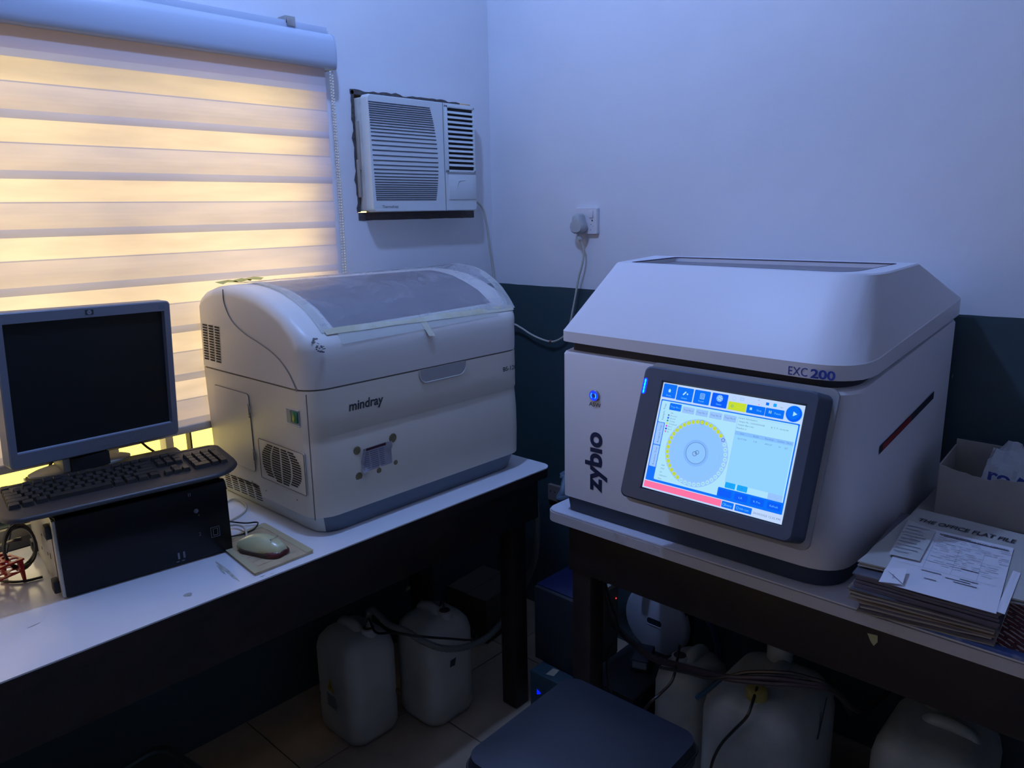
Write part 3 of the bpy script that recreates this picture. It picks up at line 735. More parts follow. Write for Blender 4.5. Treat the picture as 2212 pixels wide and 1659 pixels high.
# side slot with a red catch
ys_ = lambda x: .449-.021*(x-XF)/(XB_-XF)-.0012
a, b = P(1905, 968, y=ys_(1.54)), P(2020, 853, y=ys_(1.9))
def sidequad(mb, xa, xb, off, h):
    za = a.z+(b.z-a.z)*(xa-a.x)/(b.x-a.x); zb3 = a.z+(b.z-a.z)*(xb-a.x)/(b.x-a.x)
    mb.add([(xa, ys_(xa)-off, za-h), (xb, ys_(xb)-off, zb3-h), (xb, ys_(xb)-off, zb3+h), (xa, ys_(xa)-off, za+h)], [(0,1,2,3)])
mb = MB(); sidequad(mb, a.x-.012, b.x, 0, .0085); build('side_slot', mb, M_gap, ebody, smooth=0)
mb = MB(); sidequad(mb, a.x+.004, a.x+.16, .0006, .0065); build('red_catch', mb, mat('red_plastic', (.22, .012, .015, 1), .4), ebody, smooth=0)
mb = MB()
for u, v in ((2055, 812), (2000, 1090)):
    x = 1.90 if v < 900 else 1.6; p = P(u, v, y=ys_(x)); build('screw_cap', MB().disc((p.x, ys_(p.x)-.0004, p.z), .006, .006, Vector((1,0,0)), Vector((0,0,1)), 12), M_seam, ebody, smooth=0)
# front lettering and power button
FX = XF-.0006
mb = MB(); add_text(mb, 'zyb\u0131o', (FX, .9975, .8215), (0,0,1), (0,1,0), .0475, .146, bold=.035, res=5); build('lettering', mb, M_navy, ebody, smooth=0)
mb = MB(); add_text(mb, 'ASW', (FX, 1.0335, 1.0285), (0,-1,0), (0,0,1), .0095, .0335); build('lettering', mb, M_navy, ebody, smooth=0)
mb = MB(); LX = 1.364-.0006
add_text(mb, 'EXC', (LX, .5680, 1.1640), (0,-1,0), (0,0,1), .0165, .036); add_text(mb, '200', (LX, .5265, 1.1635), (0,-1,0), (0,0,1), .0165, .045, bold=.03, res=5)
build('lettering', mb, M_blueprint, lid, smooth=0)
bt = MB(); c = P(1285, 854, x=XF)
bt.lathe([(.0135, 0), (.0135, -.004), (.0128, -.005), (.0110, -.005)], (XF, c.y, c.z), 'x', 28, caps=False)
pb = build('power_button', bt, M_metal, ebody)
M_led = mat('blue_led', (.0, .02, .3, 1), .4, emit=((.005, .03, 1.0, 1), 1.6)); M_led2 = mat('cyan_led', (.0, .3, .6, 1), .4, emit=((.02, .55, 1.0, 1), 1.6))
mb = MB(); mb.mat(0).lathe([(.0125, -.0045), (.0112, -.0055), (.0064, -.0055), (.0050, -.0045)], (XF, c.y, c.z), 'x', 28, caps=False)
mb.mat(1)
for sg in (1, -1):
    mb.add([(XF-.0062, c.y+sg*(.0075 if k % 2 else .0058)*math.cos(a_), c.z+(.0085 if k % 2 else .0066)*math.sin(a_)) for i in range(9) for k in (0, 1) for a_ in [R(-48+12*i)]], [(2*i, 2*i+1, 2*i+3, 2*i+2) for i in range(8)])
build('ring_light', mb, [M_led, M_led2], pb, smooth=0)
build('button_cap', MB().lathe([(.0046, -.003), (.0046, -.0052), (.004, -.0058)], (XF, c.y, c.z), 'x', 20), mat('button_blue_grey', (.10, .10, .30, 1), .4), pb)

# tilted touch screen
SCc = Vector((1.287, .662, 1.018)); ya, ti, ro = 3.176, .324, -.018
SN = Vector((math.cos(ya)*math.cos(ti), math.sin(ya)*math.cos(ti), math.sin(ti)))
_r = Vector((0,0,1)).cross(SN).normalized(); _u = SN.cross(_r)
SR = _r*math.cos(ro)+_u*math.sin(ro); SU = -_r*math.sin(ro)+_u*math.cos(ro)
def L3(x, y, z=0): return SCc+SR*x+SU*y+SN*z
mb = MB(); o_ = rrect(-.192, -.1375, .169, .1375, .014); w_ = rrect(-.1475, -.1115, .1475, .1115, .0)
out = rrect(-.192, -.1375, .169, .1375, .014, 6)
def lr(ring, z, k=0): return [L3(x+(k if x < 0 else -k), y+(k if y < 0 else -k), z) for x, y in ring]
out2 = rrect(-.192, -.1375, .181, .1375, .014, 6)
mb.loft([lr(out2, -.030), lr(out, .001), lr(out, .004, .003)], True, False)
# front face with a window cut in it
n0 = len(mb.v); fr = lr(out, .004, .003); inn = [L3(x, y, .004) for x, y in ((-.1485, -.1125), (.1485, -.1125), (.1485, .1125), (-.1485, .1125))]; inn2 = [L3(x, y, -.0005) for x, y in ((-.1475, -.1115), (.1475, -.1115), (.1475, .1115), (-.1475, .1115))]
m_ = 7
vs = fr+inn+inn2; N_ = len(fr); fs = []
for q_ in range(4):
    for k in range(m_-1): fs.append((q_*m_+k, q_*m_+k+1, N_+q_))
    nx_ = (q_+1) % 4
    fs.append((q_*m_+m_-1, (nx_*m_), N_+nx_, N_+q_)); fs.append((N_+q_, N_+nx_, N_+4+nx_, N_+4+q_))
mb.add(vs, fs)
scr = build('screen_housing', mb, mat('blue_grey_bezel', (.055, .075, .115, 1), .42), ea, smooth=30, weld=True)
mb = MB(); mb.loft([lr(rrect(-.197, -.1475, .190, .1500, .016), -.038), lr(rrect(-.197, -.1475, .190, .1500, .016), -.030)])
build('back_plate', mb, mat('warm_grey_plastic', (.30, .30, .30, 1), .5), scr, smooth=30)
mb = MB(); mb.loft([[L3(x, y, -.037) for x, y in rrect(-.12, -.05, .12, .13, .01)], [(XF-.001, .662-x, 1.02+y*.8) for x, y in rrect(-.12, -.05, .12, .13, .01)]])
build('mounting_arm', mb, M_exc, scr, smooth=30)
mb = MB()
for xx in (-.04, .055): mb.add([L3(xx, -.1376, -.004), L3(xx+.004, -.1376, -.004), L3(xx+.004, -.1376, -.012), L3(xx, -.1376, -.012)], [(0,1,2,3)])
build('underside_catch', mb, M_slot, scr, smooth=0)
M_ledhot = mat('status_led', (0, .3, 1, 1), .3, emit=((.0, .65, 1.0, 1), 2.2))
mb = MB(); mb.mat(0).add([L3(x, y, .0046) for x, y in rrect(-.1895, .078, -.1795, .112, .005)], [tuple(range(28))])
mb.mat(1)
for k in range(4): mb.add([L3(-.1845+.0017*math.cos(t_), .084+.0073*k+.0040*math.sin(t_), .005) for t_ in [2*PI*i/12 for i in range(12)]], [tuple(range(12))])
build('status_light', mb, [M_led, M_ledhot], scr, smooth=0)

# display: everything the screen shows, one emissive mesh
UIC = dict(bg=(190,215,255), pan=(172,226,252), blue=(0,112,250), dblue=(0,92,250), lblue=(96,185,255), cyan=(20,165,250), tab=(150,195,255), grey=(150,190,240), ring=(140,196,255), ring2=(128,182,252), yel=(200,228,50), white=(168,226,250), ink=(85,120,175), dk=(60,80,150), red=(255,115,165), mag=(210,30,235), navy=(20,55,225), grn=(50,150,150), pink=(190,130,185), ylw=(198,222,52), lab=(110,205,250), tbl=(146,211,254), tblh=(132,190,252), ped=(90,110,200), slate=(90,120,180))
UIN = list(UIC); UIM = []
for n_ in UIN:
    c_ = s(*UIC[n_]); m = mat('screen_'+n_, (.0, .0, .0, 1), .3, spec=.2, emit=(c_, 1.0)); UIM.append(m)
ui = MB(); lay = [0]
def U(x, y, z=0.0): return L3(-.145+x/1024*.290, .109-y/768*.218, .0002+z)
def LY(): lay[0] += 1; return lay[0]*1.2e-5
def ur(x0, y0, x1, y1, c, rad=0):
    z = LY(); ui.mat(UIN.index(c)); r_ = rrect(x0, y0, x1, y1, rad, 3) if rad else [(x0,y0),(x1,y0),(x1,y1),(x0,y1)]
    ui.add([U(x, y, z) for x, y in reversed(r_)], [tuple(range(len(r_)))])
def uc(x, y, r0, c, r1=0, n=28, a0=0, z=None):
    z = LY() if z is None else z; ui.mat(UIN.index(c))
    if r1:
        ui.add([U(x+r*math.cos(2*PI*i/n), y+r*math.sin(2*PI*i/n), z) for i in range(n) for r in (r0, r1)], [(2*i, 2*i+1, 2*((i+1) % n)+1, 2*((i+1) % n)) for i in range(n)])
    else: ui.add([U(x+r0*math.cos(a0-2*PI*i/n), y+r0*math.sin(a0-2*PI*i/n), z) for i in range(n)], [tuple(range(n))])
def ut(txt, x, y, h, c, w=None, center=False, vert=False, bold=0):
    z = LY(); ui.mat(UIN.index(c)); k = .290/1024
    if vert: add_text(ui, txt, U(x, y, z), SU, -SR, h*k, w*k if w else None, center=center, bold=bold, res=1)
    else: add_text(ui, txt, U(x, y, z), SR, SU, h*k, w*k if w else None, center=center, bold=bold, res=1)
ur(0, 0, 1024, 768, 'bg')
for x0, x1, tx in ((8, 114, 'Home'), (121, 246, 'Sample'), (255, 375, 'Result'), (388, 505, 'Status')):
    ur(x0, 6 if x0 == 8 else 13, x1, 104 if x0 == 8 else 108, 'dblue' if tx == 'Status' else 'blue', 6); ut(tx, (x0+x1)/2, 93, 12, 'lab', center=True)
ui.mat(UIN.index('pan')); z = LY(); ui.add([U(x, y, z) for x, y in ((49, 52), (61, 38), (73, 52), (69, 52), (69, 64), (53, 64), (53, 52))], [(6,5,4,3,2,1,0)])
z = LY(); ui.add([U(x, y, z) for x, y in ((166, 62), (186, 38), (194, 45), (174, 69))], [(3,2,1,0)]); uc(203, 56, 6, 'pan', n=10)
ur(300, 33, 334, 72, 'pan', 4); ur(303, 36, 331, 69, 'blue'); 
for k in range(3): ur(308, 42+9*k, 316, 46+9*k, 'pan'); ur(319, 42+9*k, 327, 46+9*k, 'pan')
uc(446, 46, 23, 'pan', 20); 
for k in range(6):
    a_ = PI*k/3; ui.mat(UIN.index('pan')); z = LY(); ui.add([U(446+r*math.cos(a_+d), 46+r*math.sin(a_+d), z) for r, d in ((4, -.6), (4, .6), (19, .18), (19, -.18))], [(0,1,2,3),]); ui.f[-1].reverse()
    uc(446+13*math.cos(a_+.52), 46+13*math.sin(a_+.52), 3.5, 'pan', n=8)
ur(515, 53, 643, 109, 'ylw', 4); ut('Switch', 580, 90, 15, 'yel', 60); uc(545, 82, 9, 'grn', 6)
ur(647, 53, 773, 109, 'blue', 5); ur(668, 70, 684, 86, 'pan'); ut('Stop', 716, 87, 14, 'lab')
ur(775, 53, 900, 110, 'blue', 5); ur(800, 69, 805, 87, 'pan'); ur(811, 69, 816, 87, 'pan'); ut('Pause', 838, 87, 14, 'lab')
uc(549, 29, 13, 'tab', 11); ur(592, 16, 618, 36, 'tab'); ur(596, 20, 614, 32, 'bg'); uc(668, 35, 7, 'pan', n=10)
uc(724, 42, 6, 'red', n=3, a0=PI/2); ur(770, 19, 791, 38, 'blue'); ur(772, 38, 789, 42, 'pan'); ur(820, 18, 842, 40, 'cyan', 3); ut('***', 868, 44, 10, 'dk'); ut('1/2', 714, 18, 8, 'ink')
uc(962, 63, 54, 'lblue', n=40); uc(962, 63, 51, 'dblue', n=40); uc(958, 58, 42, 'blue', n=36); uc(966, 63, 18, 'white', n=3, a0=0)
ur(13, 121, 1014, 708, 'blue', 6)
ur(77, 129, 1005, 691, 'pan', 8); ur(20, 129, 90, 284, 'pan', 8)
ur(563, 632, 1010, 700, 'blue', 8)
ur(20, 288, 72, 446, 'tab', 4); ur(20, 452, 72, 606, 'tab', 4)
ut('Sample Tray', 58, 268, 14, 'ink', 120, vert=True); ut('Reagent Tray', 56, 430, 13, 'ink', 124, vert=True); ut('Reaction Tray', 56, 592, 13, 'ink', 126, vert=True)
ur(87, 137, 179, 186, 'blue', 5); ut('Tray No.1', 133, 168, 13, 'lab', 76, center=True)
for k in range(4):
    xa = 190+103.5*k; ur(xa, 146, xa+92, 189, 'grey', 4); ur(xa, 145, xa+91, 186, 'tab', 4); ut('Tray No.%d' % (k+2), xa+46, 172, 13, 'slate', 76, center=True)
for k, (tx, c_) in enumerate((('Idle', 'pan'), ('Reserved', 'slate'), ('Normal', 'dblue'), ('Testing', 'grn'), ('Completed', 'ylw'), ('Res 1', 'mag'), ('Res 2', 'navy'), ('Ex', 'pink'))):
    ur(88, 200+19.4*k, 100, 212+19.4*k, c_); ut(tx, 109, 211+19.4*k, 10, 'ink')
CX, CY = 356, 446
uc(CX, CY, 234, 'tab', n=72); uc(CX, CY, 197, 'ring', n=64); uc(CX, CY, 174, 'grey', 171, n=64); uc(CX, CY, 92, 'ring2', n=48); uc(CX, CY, 75, 'ink', 72, n=48); uc(CX, CY, 72, 'ring', n=48)
uc(CX-8, CY+6, 17, 'ink', 13, n=24); uc(CX+8, CY-6, 15, 'ink', 11, n=24); uc(CX+1, CY, 8, 'ink', 6, n=20)
for n_ in range(40):
    a_ = R(44.8+9*(n_-1)); x_, y_ = CX+216*math.cos(a_), CY-216*math.sin(a_)
    if n_ == 0: uc(x_, y_, 15, 'ped', n=5, a0=-PI/2); uc(x_, y_, 9, 'tab', n=12); continue
    uc(x_, y_, 13.5, 'ylw' if n_ < 24 else 'white', n=18)
    if n_ == 6: uc(x_, y_, 17, 'slate', 15, n=24)
    ut(str(n_), x_, y_+5, 10, 'slate' if n_ > 23 else 'grn', center=True)
for k, tx in enumerate(('SAM', 'STAT', 'QC', 'Calibration', 'Pulse')): ut(tx, 118-1*k+(0 if k < 3 else 0), 586+24*k, 10, 'ink')
ur(603, 150, 606, 588, 'tab'); ur(606, 138, 1000, 139.5, 'grey')
ut('Sample Information', 609, 156, 11, 'ink', 130); ut('Sample No.: 202505300008', 615, 179, 11, 'ink', 178); ut('R. T. T.: 00:00:04', 838, 181, 11, 'ink', 112)
ut('Sample Barcode:', 613, 201, 11, 'ink', 112); ut('Number: 6', 610, 224, 11, 'ink', 66)
ur(605, 240, 999, 590, 'tbl'); ur(605, 240, 999, 266, 'tblh')
for tx, x_, y_ in (('Item', 656, 258), ('Result', 751, 258), ('Reactivity', 842, 258), ('Cuvette', 917, 258), ('Note', 973, 258), ('GLUCOSE', 660, 293), ('5.99', 753, 293), ('4053.27', 842, 293), ('16', 917, 293), ('QC', 960, 293)): ut(tx, x_, y_, 10.5, 'ped', center=True)
ur(609, 588, 681, 626, 'cyan', 5); ur(693, 588, 765, 626, 'cyan', 5); uc(645, 607, 4, 'dblue', n=3, a0=-PI/2); uc(729, 607, 4, 'dblue', n=3, a0=PI/2)
ur(904, 590, 1000, 632, 'tab', 4); ut('RT Curve', 950, 617, 12, 'grey', center=True)
for x_, tx in ((575, ''), (688, 'L.R.'), (800, 'R. Pos.'), (912, 'Refresh')): ur(x_, 644, x_+88, 690, 'cyan' if False else 'dblue', 4); ut(tx, x_+44, 674, 13, 'lab', center=True)
ur(14, 713, 608, 757, 'red', 3); ur(612, 715, 696, 756, 'blue', 4); ut('Empty', 636, 743, 14, 'lab'); uc(628, 736, 9, 'lab', 7); ur(706, 715, 822, 757, 'blue', 4); ut('Info List', 740, 743, 14, 'lab'); uc(724, 736, 9, 'lab', 7)
ut('30/05/2025 12:32 PM', 834, 746, 14, 'ink', 178)
build('display', ui, UIM, scr, smooth=0)

# ================================================================== THE LAMP (above the frame)
la = thing('ceiling_lamp', 'bare cool white bulb in a holder hanging from the ceiling', 'lamp', (LAMP.x, LAMP.y, CEIL))
build('flex', MB().tube([(LAMP.x, LAMP.y, CEIL), (LAMP.x, LAMP.y, LAMP.z+.10)], .003, 6), M_cordw, la)
build('ceiling_rose', MB().lathe([(.045, 0), (.045, -.012), (.02, -.025)], (LAMP.x, LAMP.y, CEIL)), M_white, la)
build('bulb_holder', MB().lathe([(.006, .105), (.019, .095), (.019, .055), (.015, .045)], LAMP), M_white, la)
mb = MB(); mb.sphere(LAMP, LAMP_R, n=12, m=24)
build('bulb', mb, mat('lit_bulb', (1, 1, 1, 1), .3, emit=(LAMP_COL+(1,), LAMP_LE)), la)

# ================================================================== COMPUTER CORNER
# tower lying on its side
TY = R(-7.1); TO = Vector((.386, 1.561, .7505))
tw = thing('computer_tower', 'black computer tower lying on its side, its metal base with rubber feet facing left', 'computer', TO, (0, 0, TY))
TW, TD, TH = .330, .335, .166
M_steel = mat('galvanised_case_steel', (.50, .48, .40, 1), .45, metal=.25, mottle=(8, (.40, .37, .30, 1), .4, .7))
build('case', MB().box((.004, .012, 0), (TW-.003, TD, TH-.002)), M_blackm, tw, world=False, bevel=.003)
build('base_plate', MB().box((0, .014, .002), (.004, TD-.002, TH-.004)), M_steel, tw, world=False, bevel=.0015)
mb = MB(); ring = rrect(.012, 0, TD-.04, 0, 0)
pr = [(.014,.002),(.003,.002),(0,.006),(0,TH-.014),(.004,TH-.004),(.014,TH)]
mb.loft([[(x, y, z) for y, z in pr] for x in (.006, TW)])
fpn = build('front_bezel', mb, mat('gloss_black_bezel', (.004, .0045, .006, 1), .35, spec=.22), tw, world=False, bevel=.0015, smooth=40, weld=True)
build('steel_lip', MB().box((0, .004, .003), (.006, .016, TH-.006)), M_steel, tw, world=False, bevel=.001)
for yy, zz in ((.035, TH-.033), (.035, .020), (TD-.05, TH-.033), (TD-.05, .020)):
    build('rubber_foot', MB().box((-.011, yy-.014, zz-.013), (.001, yy+.014, zz+.013)), M_blackm, tw, world=False, bevel=.003)
mb = MB()
for k, (yy, zz, hh) in enumerate(((.10, .10, .022), (.085, .062, .012), (.12, .055, .006), (.17, .08, .004), (.075, .12, .004), (.21, .11, .01), (.20, .04, .006), (.26, .09, .004))): mb.box((-.0006, yy, zz-hh/2), (.0005, yy+.004, zz+hh/2))
build('stamped_slots', mb, M_slot, tw, world=False, smooth=0)
mb = MB(); mb.box((-.0008, .026, .012), (.0005, .030, TH-.014)); build('seam_gap', mb, M_slot, tw, world=False, smooth=0)
def fronttext(txt, x, z, h, rot=True, w=None, name='icon', m=None):
    mb = MB(); add_text(mb, txt, (x, -.0006, z), (0,0,1) if rot else (1,0,0), (-1,0,0) if rot else (0,0,1), h, w, res=2); return build(name, mb, m or mat('faint_print', (.16, .17, .20, 1), .6), fpn, world=False, smooth=0)
M_faint = mat('faint_print', (.16, .17, .20, 1), .6)
mb = MB(); mb.lathe([(.0048, 0), (.0048, -.0012)], (.262, 0, .112), 'y', 18); build('audio_mark', mb, M_faint, fpn, world=False)
mb = MB(); add_text(mb, 'hp', (.2605, -.0016, .109), (0,0,1), (-1,0,0), .0052, .0058); build('lettering', mb, M_blackm, fpn, world=False, smooth=0)
fronttext('+', .2645, .0985, .006, False); fronttext('2', .262, .055, .008, False); fronttext('=', .258, .147, .012)
mb = MB()
for x0, z0, x1, z1 in ((.287, .043, .306, .066), (.292, .047, .302, .062)):
    for a, b in (((x0, z0), (x1, z0+.0008)), ((x0, z1-.0008), (x1, z1)), ((x0, z0), (x0+.0008, z1)), ((x1-.0008, z0), (x1, z1))): mb.box((a[0], -.0007, a[1]), (b[0], .0005, b[1]))
build('sticker_outline', mb, M_faint, fpn, world=False, smooth=0)
mb = MB()
for x0 in (.215, .226): mb.box((x0, -.0004, .016), (x0+.004, .0006, .030)); mb.box((x0-.004, -.0004, .010), (x0+.002, .0006, .0116))
build('port', mb, M_faint, fpn, world=False, smooth=0)

# monitor
def frame_obj(name, label, cat, loc, yaw, tilt, roll):
    n = Vector((math.cos(yaw)*math.cos(tilt), math.sin(yaw)*math.cos(tilt), math.sin(tilt)))
    r = Vector((0,0,1)).cross(n).normalized(); u = n.cross(r)
    r2 = r*math.cos(roll)+u*math.sin(roll); u2 = -r*math.sin(roll)+u*math.cos(roll)
    return r2, u2, n
mr, mu, mn = frame_obj('', '', '', None, R(-83.7), R(-1.8), R(-1.75)); MC = Vector((.576, 1.819, 1.125))
def m3(x, y, z=0): return MC+mr*x+mu*y+mn*z
mo = thing('monitor', 'silver grey flat monitor with a dark screen standing behind the keyboard', 'monitor', (.59, 1.85, .918))
M_silver = mat('silver_grey_plastic', (.15, .17, .21, 1), .42)
mb = MB(); o_ = rrect(-.1865, -.169, .1865, .160, .010)
ln = lambda ring, z, k=0: [m3(x-math.copysign(k, x), y-math.copysign(k, y), z) for x, y in ring]
mb.loft([ln(o_, -.034, .006), ln(o_, -.026), ln(o_, .008), ln(o_, .0105, .0025)], True, False)
N_ = len(o_); vs = ln(o_, .0105, .0025)+[m3(x, y, .0105) for x, y in ((-.171, -.137), (.171, -.137), (.171, .137), (-.171, .137))]+[m3(x, y, -.0002) for x, y in ((-.169, -.135), (.169, -.135), (.169, .135), (-.169, .135))]
fs = []
for q_ in range(4):
    for k in range(6): fs.append((q_*7+k, q_*7+k+1, N_+q_))
    nx_ = (q_+1) % 4; fs.append((q_*7+6, nx_*7, N_+nx_, N_+q_)); fs.append((N_+q_, N_+nx_, N_+4+nx_, N_+4+q_))
mb.add(vs, fs)
mh = build('bezel', mb, M_silver, mo, smooth=30, weld=True)
mb = MB(); mb.mat(0).add([m3(x, y, .0002) for x, y in ((-.169, -.135), (.169, -.135), (.169, .135), (-.169, .135))], [(0,1,2,3)])
build('screen', mb, mat('unlit_lcd', (.006, .0085, .010, 1), .45, spec=.3), mo, smooth=0)
mb = MB(); mb.add([m3(x, y, z) for x, y, z in ((-.171, -.1375, .0108), (.171, -.1375, .0108), (.169, -.1350, .0015), (-.169, -.1350, .0015))], [(0,1,2,3)])
build('lower_lip', mb, mat('pale_lip', (.34, .40, .52, 1), .35), mh, smooth=0)
mb = MB(); mb.add([m3(x, y, .0110) for x, y in ((-.009, .1425), (.009, .1425), (.009, .1535), (-.009, .1535))], [(0,1,2,3)])
lg = build('badge', mb, mat('badge_dark', (.03, .035, .04, 1), .4), mh, smooth=0)
mb = MB(); mb.add([m3(.0046*math.cos(a_), .148+.0046*math.sin(a_), .0113) for a_ in [2*PI*k/24 for k in range(24)]], [tuple(range(24))])
build('badge_disc', mb, mat('badge_silver', (.30, .33, .38, 1), .35), lg, smooth=0)
mb = MB(); add_text(mb, 'hp', m3(0, .1462, .0115), mr, mu, .0058, .0062, center=True, shear=.25, bold=.01); build('lettering', mb, MATS['badge_dark'], lg, smooth=0)
mb = MB(); mb.add([m3(x, y, .0110) for x, y in ((.157, .1415), (.172, .1415), (.172, .1515), (.157, .1515))], [(0,1,2,3)])
build('corner_sticker', mb, mat('blue_grey_sticker', (.10, .14, .20, 1), .4), mh, smooth=0)
mb = MB()
for x0, y0, L in ((-.016, -.150, .080), (-.010, -.1455, .070), (-.016, -.1545, .090)): mb.add([m3(x, y, .0109) for x, y in ((x0, y0), (x0+L, y0), (x0+L, y0+.0006), (x0, y0+.0006))], [(0,1,2,3)])
build('speaker_line', mb, mat('groove_grey', (.24, .27, .33, 1), .5), mh, smooth=0)
na, nb_ = P(154, 1000, y=1.812), P(237, 985, y=1.812)
build('neck', MB().box((na.x, 1.812, .924), (nb_.x, 1.882, .953)).box((na.x, 1.862, .953), (nb_.x, 1.882, 1.0)), M_blackm, mo)
build('neck_cover', MB().box((na.x-.016, 1.816, .924), (na.x, 1.884, .955)), mat('silver_light', (.30, .30, .26, 1), .4), mo, bevel=.003)
mb = MB(); prof = [(1.0, 0), (1.0, .004), (.90, .008), (.45, .012), (.1, .013)]
mb.loft([[(.538+.108*r*math.cos(2*PI*k/40), 1.862+.046*r*math.sin(2*PI*k/40), .9185+h) for k in range(40)] for r, h in prof])
build('foot', mb, MATS['silver_light'], mo, smooth=40)
# keyboard resting on the tower, front edge overhanging
KC = (P(-20, 1066, z=.942)+P(463, 962, z=.942)+P(520, 1018, z=.942)+P(35, 1128, z=.942))/4
KY = R(-7.2)
kb = thing('keyboard', 'black full size keyboard lying across the top of the computer tower', 'keyboard', (KC.x, KC.y+.008, .9235), (R(4.0), 0, KY))
KW, KD = .452, .192
def kring(d, z, fr=.035): return [(x, y, z) for x, y in rrect(-KW/2+d, -KD/2+d, KW/2-d, KD/2-d, (fr, .075, .02, .015), 8)]
mb = MB(); mb.loft([kring(.030, .001), kring(.012, .009), kring(.001, .014), kring(0, .016), kring(.002, .0205), kring(.006, .0225)])
build('keyboard_base', mb, mat('keyboard_black', (.011, .012, .014, 1), .42, bump=(800, .1, .0003)), kb, world=False, smooth=40)
M_key = mat('key_black', (.016, .016, .016, 1), .36)
M_keyf = mat('key_legend', (.30, .30, .30, 1), .5)
u_ = .0182; kx0 = -.208; ky0 = .062
rows = []
def row(y, x, ws):
    for w in ws:
        if w < 0: x += -w
        else: rows.append((x, y, w)); x += w
row(0, 0, [1,-1,1,1,1,1,-.5,1,1,1,1,-.5,1,1,1,1,-.35,1,1,1])
row(1.35, 0, [1]*13+[2,-.35,1,1,1,-.35,1,1,1,1]); row(2.35, 0, [1.5]+[1]*12+[1.5,-.35,1,1,1,-.35,1,1,1]); row(3.35, 0, [1.75]+[1]*11+[2.25,-3.7,1,1,1])
row(4.35, 0, [2.25]+[1]*10+[2.75,-1.35,1,-1.35,1,1,1]); row(5.35, 0, [1.25,1.25,1.25,6.25,1.25,1.25,1.25,1.25,-.35,1,1,1,-.35,2,1])
rows += [(18.7+3, 2.35, (1, 2)), (18.7+3, 4.35, (1, 2))]
def key_mesh(w, h):
    mb = MB(); W_, H_ = w*u_-.0018, h*u_-.0018
    r0 = rrect(-W_/2, -H_/2, W_/2, H_/2, .001, 1); r1 = rrect(-W_/2+.0022, -H_/2+.0022, W_/2-.0022, H_/2-.0012, .0015, 2)
    n = len(r0); r1 = rrect(-W_/2+.0022, -H_/2+.0020, W_/2-.0022, H_/2-.0012, .0015, 1)
    mb.loft([[(x, y, 0) for x, y in r0], [(x, y, .0082+.0008*(abs(x)/(W_/2))**2+(.001 if y > 0 else 0)) for x, y in r1]])
    return mb
kcache = {}; last = MB(); nk = 0
for x, y, w in rows:
    h = 1
    if isinstance(w, tuple): w, h = w
    cx = kx0+(x+w/2)*u_; cy = ky0-(y+h/2-.5)*u_*.98
    z0 = .0215
    if (w, h) == (6.25, 1) and False: pass
    if nk >= 99:
        m_ = key_mesh(w, h); m_.xf(Matrix.Translation((cx, cy, z0))); last.add(m_.v, m_.f); continue
    if (w, h) not in kcache:
        o = build('key', key_mesh(w, h), M_key, kb, world=False, smooth=30); kcache[(w, h)] = o
    else:
        o = kcache[(w, h)].copy(); COL.objects.link(o); o.parent = kb
    o.location = (cx, cy, z0); nk += 1
if last.v: setp(build('key', last, M_key, kb, world=False, smooth=30), kind='stuff')
mb = MB(); mb.box((-.208, .078, .0222), (.205, .081, .0228)); build('rear_groove', mb, M_slot, kb, world=False, smooth=0)
for sx_ in (-.15, .15): build('rubber_foot', MB().box((sx_-.02, -.05, .0), (sx_+.02, -.04, .005)), M_blackm, kb, world=False)
# coil of black cable hanging at the left of the tower
mb = MB(); pts = []
cc = P(43, 1181, y=1.735)
for i in range(0, 150):
    a = 2*PI*i/30; rr = .040+.004*math.sin(i*.37); 
    pts.append(Vector((cc.x+.030*math.cos(a)+.004*math.sin(i*.21)-.007*math.sin(a), cc.y+.012*math.cos(a)+.004*math.sin(i*.13), cc.z+rr*1.15*math.sin(a))))
mb.tube(pts, .0026, 6)
ck = thing('coiled_cable', 'coil of thin black cable hanging beside the metal base of the computer', 'cable', (cc.x, cc.y, .7505))
build('coil', mb, M_cordb, ck)
mb = MB(); mb.tube(smooth_path([P(0, 1178, y=1.78), P(12, 1174, y=1.76), P(30, 1167, y=1.73), P(46, 1164, y=1.72)]), .0038, 6)
mb2 = MB().tube(smooth_path([P(24, 1120, y=1.80), P(24, 1140, y=1.81), P(18, 1175, y=1.80), P(12, 1205, y=1.79)]), .0024, 6)
build('tie', mb, M_cordb, ck); build('hanging_end', mb2, M_cordb, ck)
p = [P(u, v, y=1.70) for u, v in ((2, 1268), (30, 1270), (60, 1266), (88, 1256))]
for q_ in p: q_.z = .7535
setp(build('power_cable', MB().tube(smooth_path([P(2, 1255, z=.7535), P(30, 1257, z=.7535), P(60, 1254, z=.7535), P(92, 1246, z=.7535)]), .0028, 6), M_cordb), 'black cable lying on the bench between the red rack and the computer', 'cable')
# cables going up behind the monitor to the wall
setp(build('monitor_cable', MB().tube(smooth_path([P(302, 952, y=1.90), P(318, 966, y=1.90), P(338, 980, y=1.90), P(350, 1000, y=1.89), Vector((.74, 1.915, .80)), Vector((.72, 1.918, .7535))]), .0032, 6), mat('brown_cable', (.05, .028, .012, 1), .5)), 'brown cable crossing the glowing window gap right of the monitor stand', 'cable')
setp(build('monitor_cable', MB().tube(smooth_path([P(113, 995, y=1.90), P(106, 1010, y=1.90), P(100, 1022, y=1.90), P(92, 1040, y=1.91), Vector((.50, 1.92, .85)), Vector((.49, 1.918, .7535))]), .0032, 6), MATS['brown_cable']), 'brown cable dropping behind the monitor foot at its left side', 'cable')

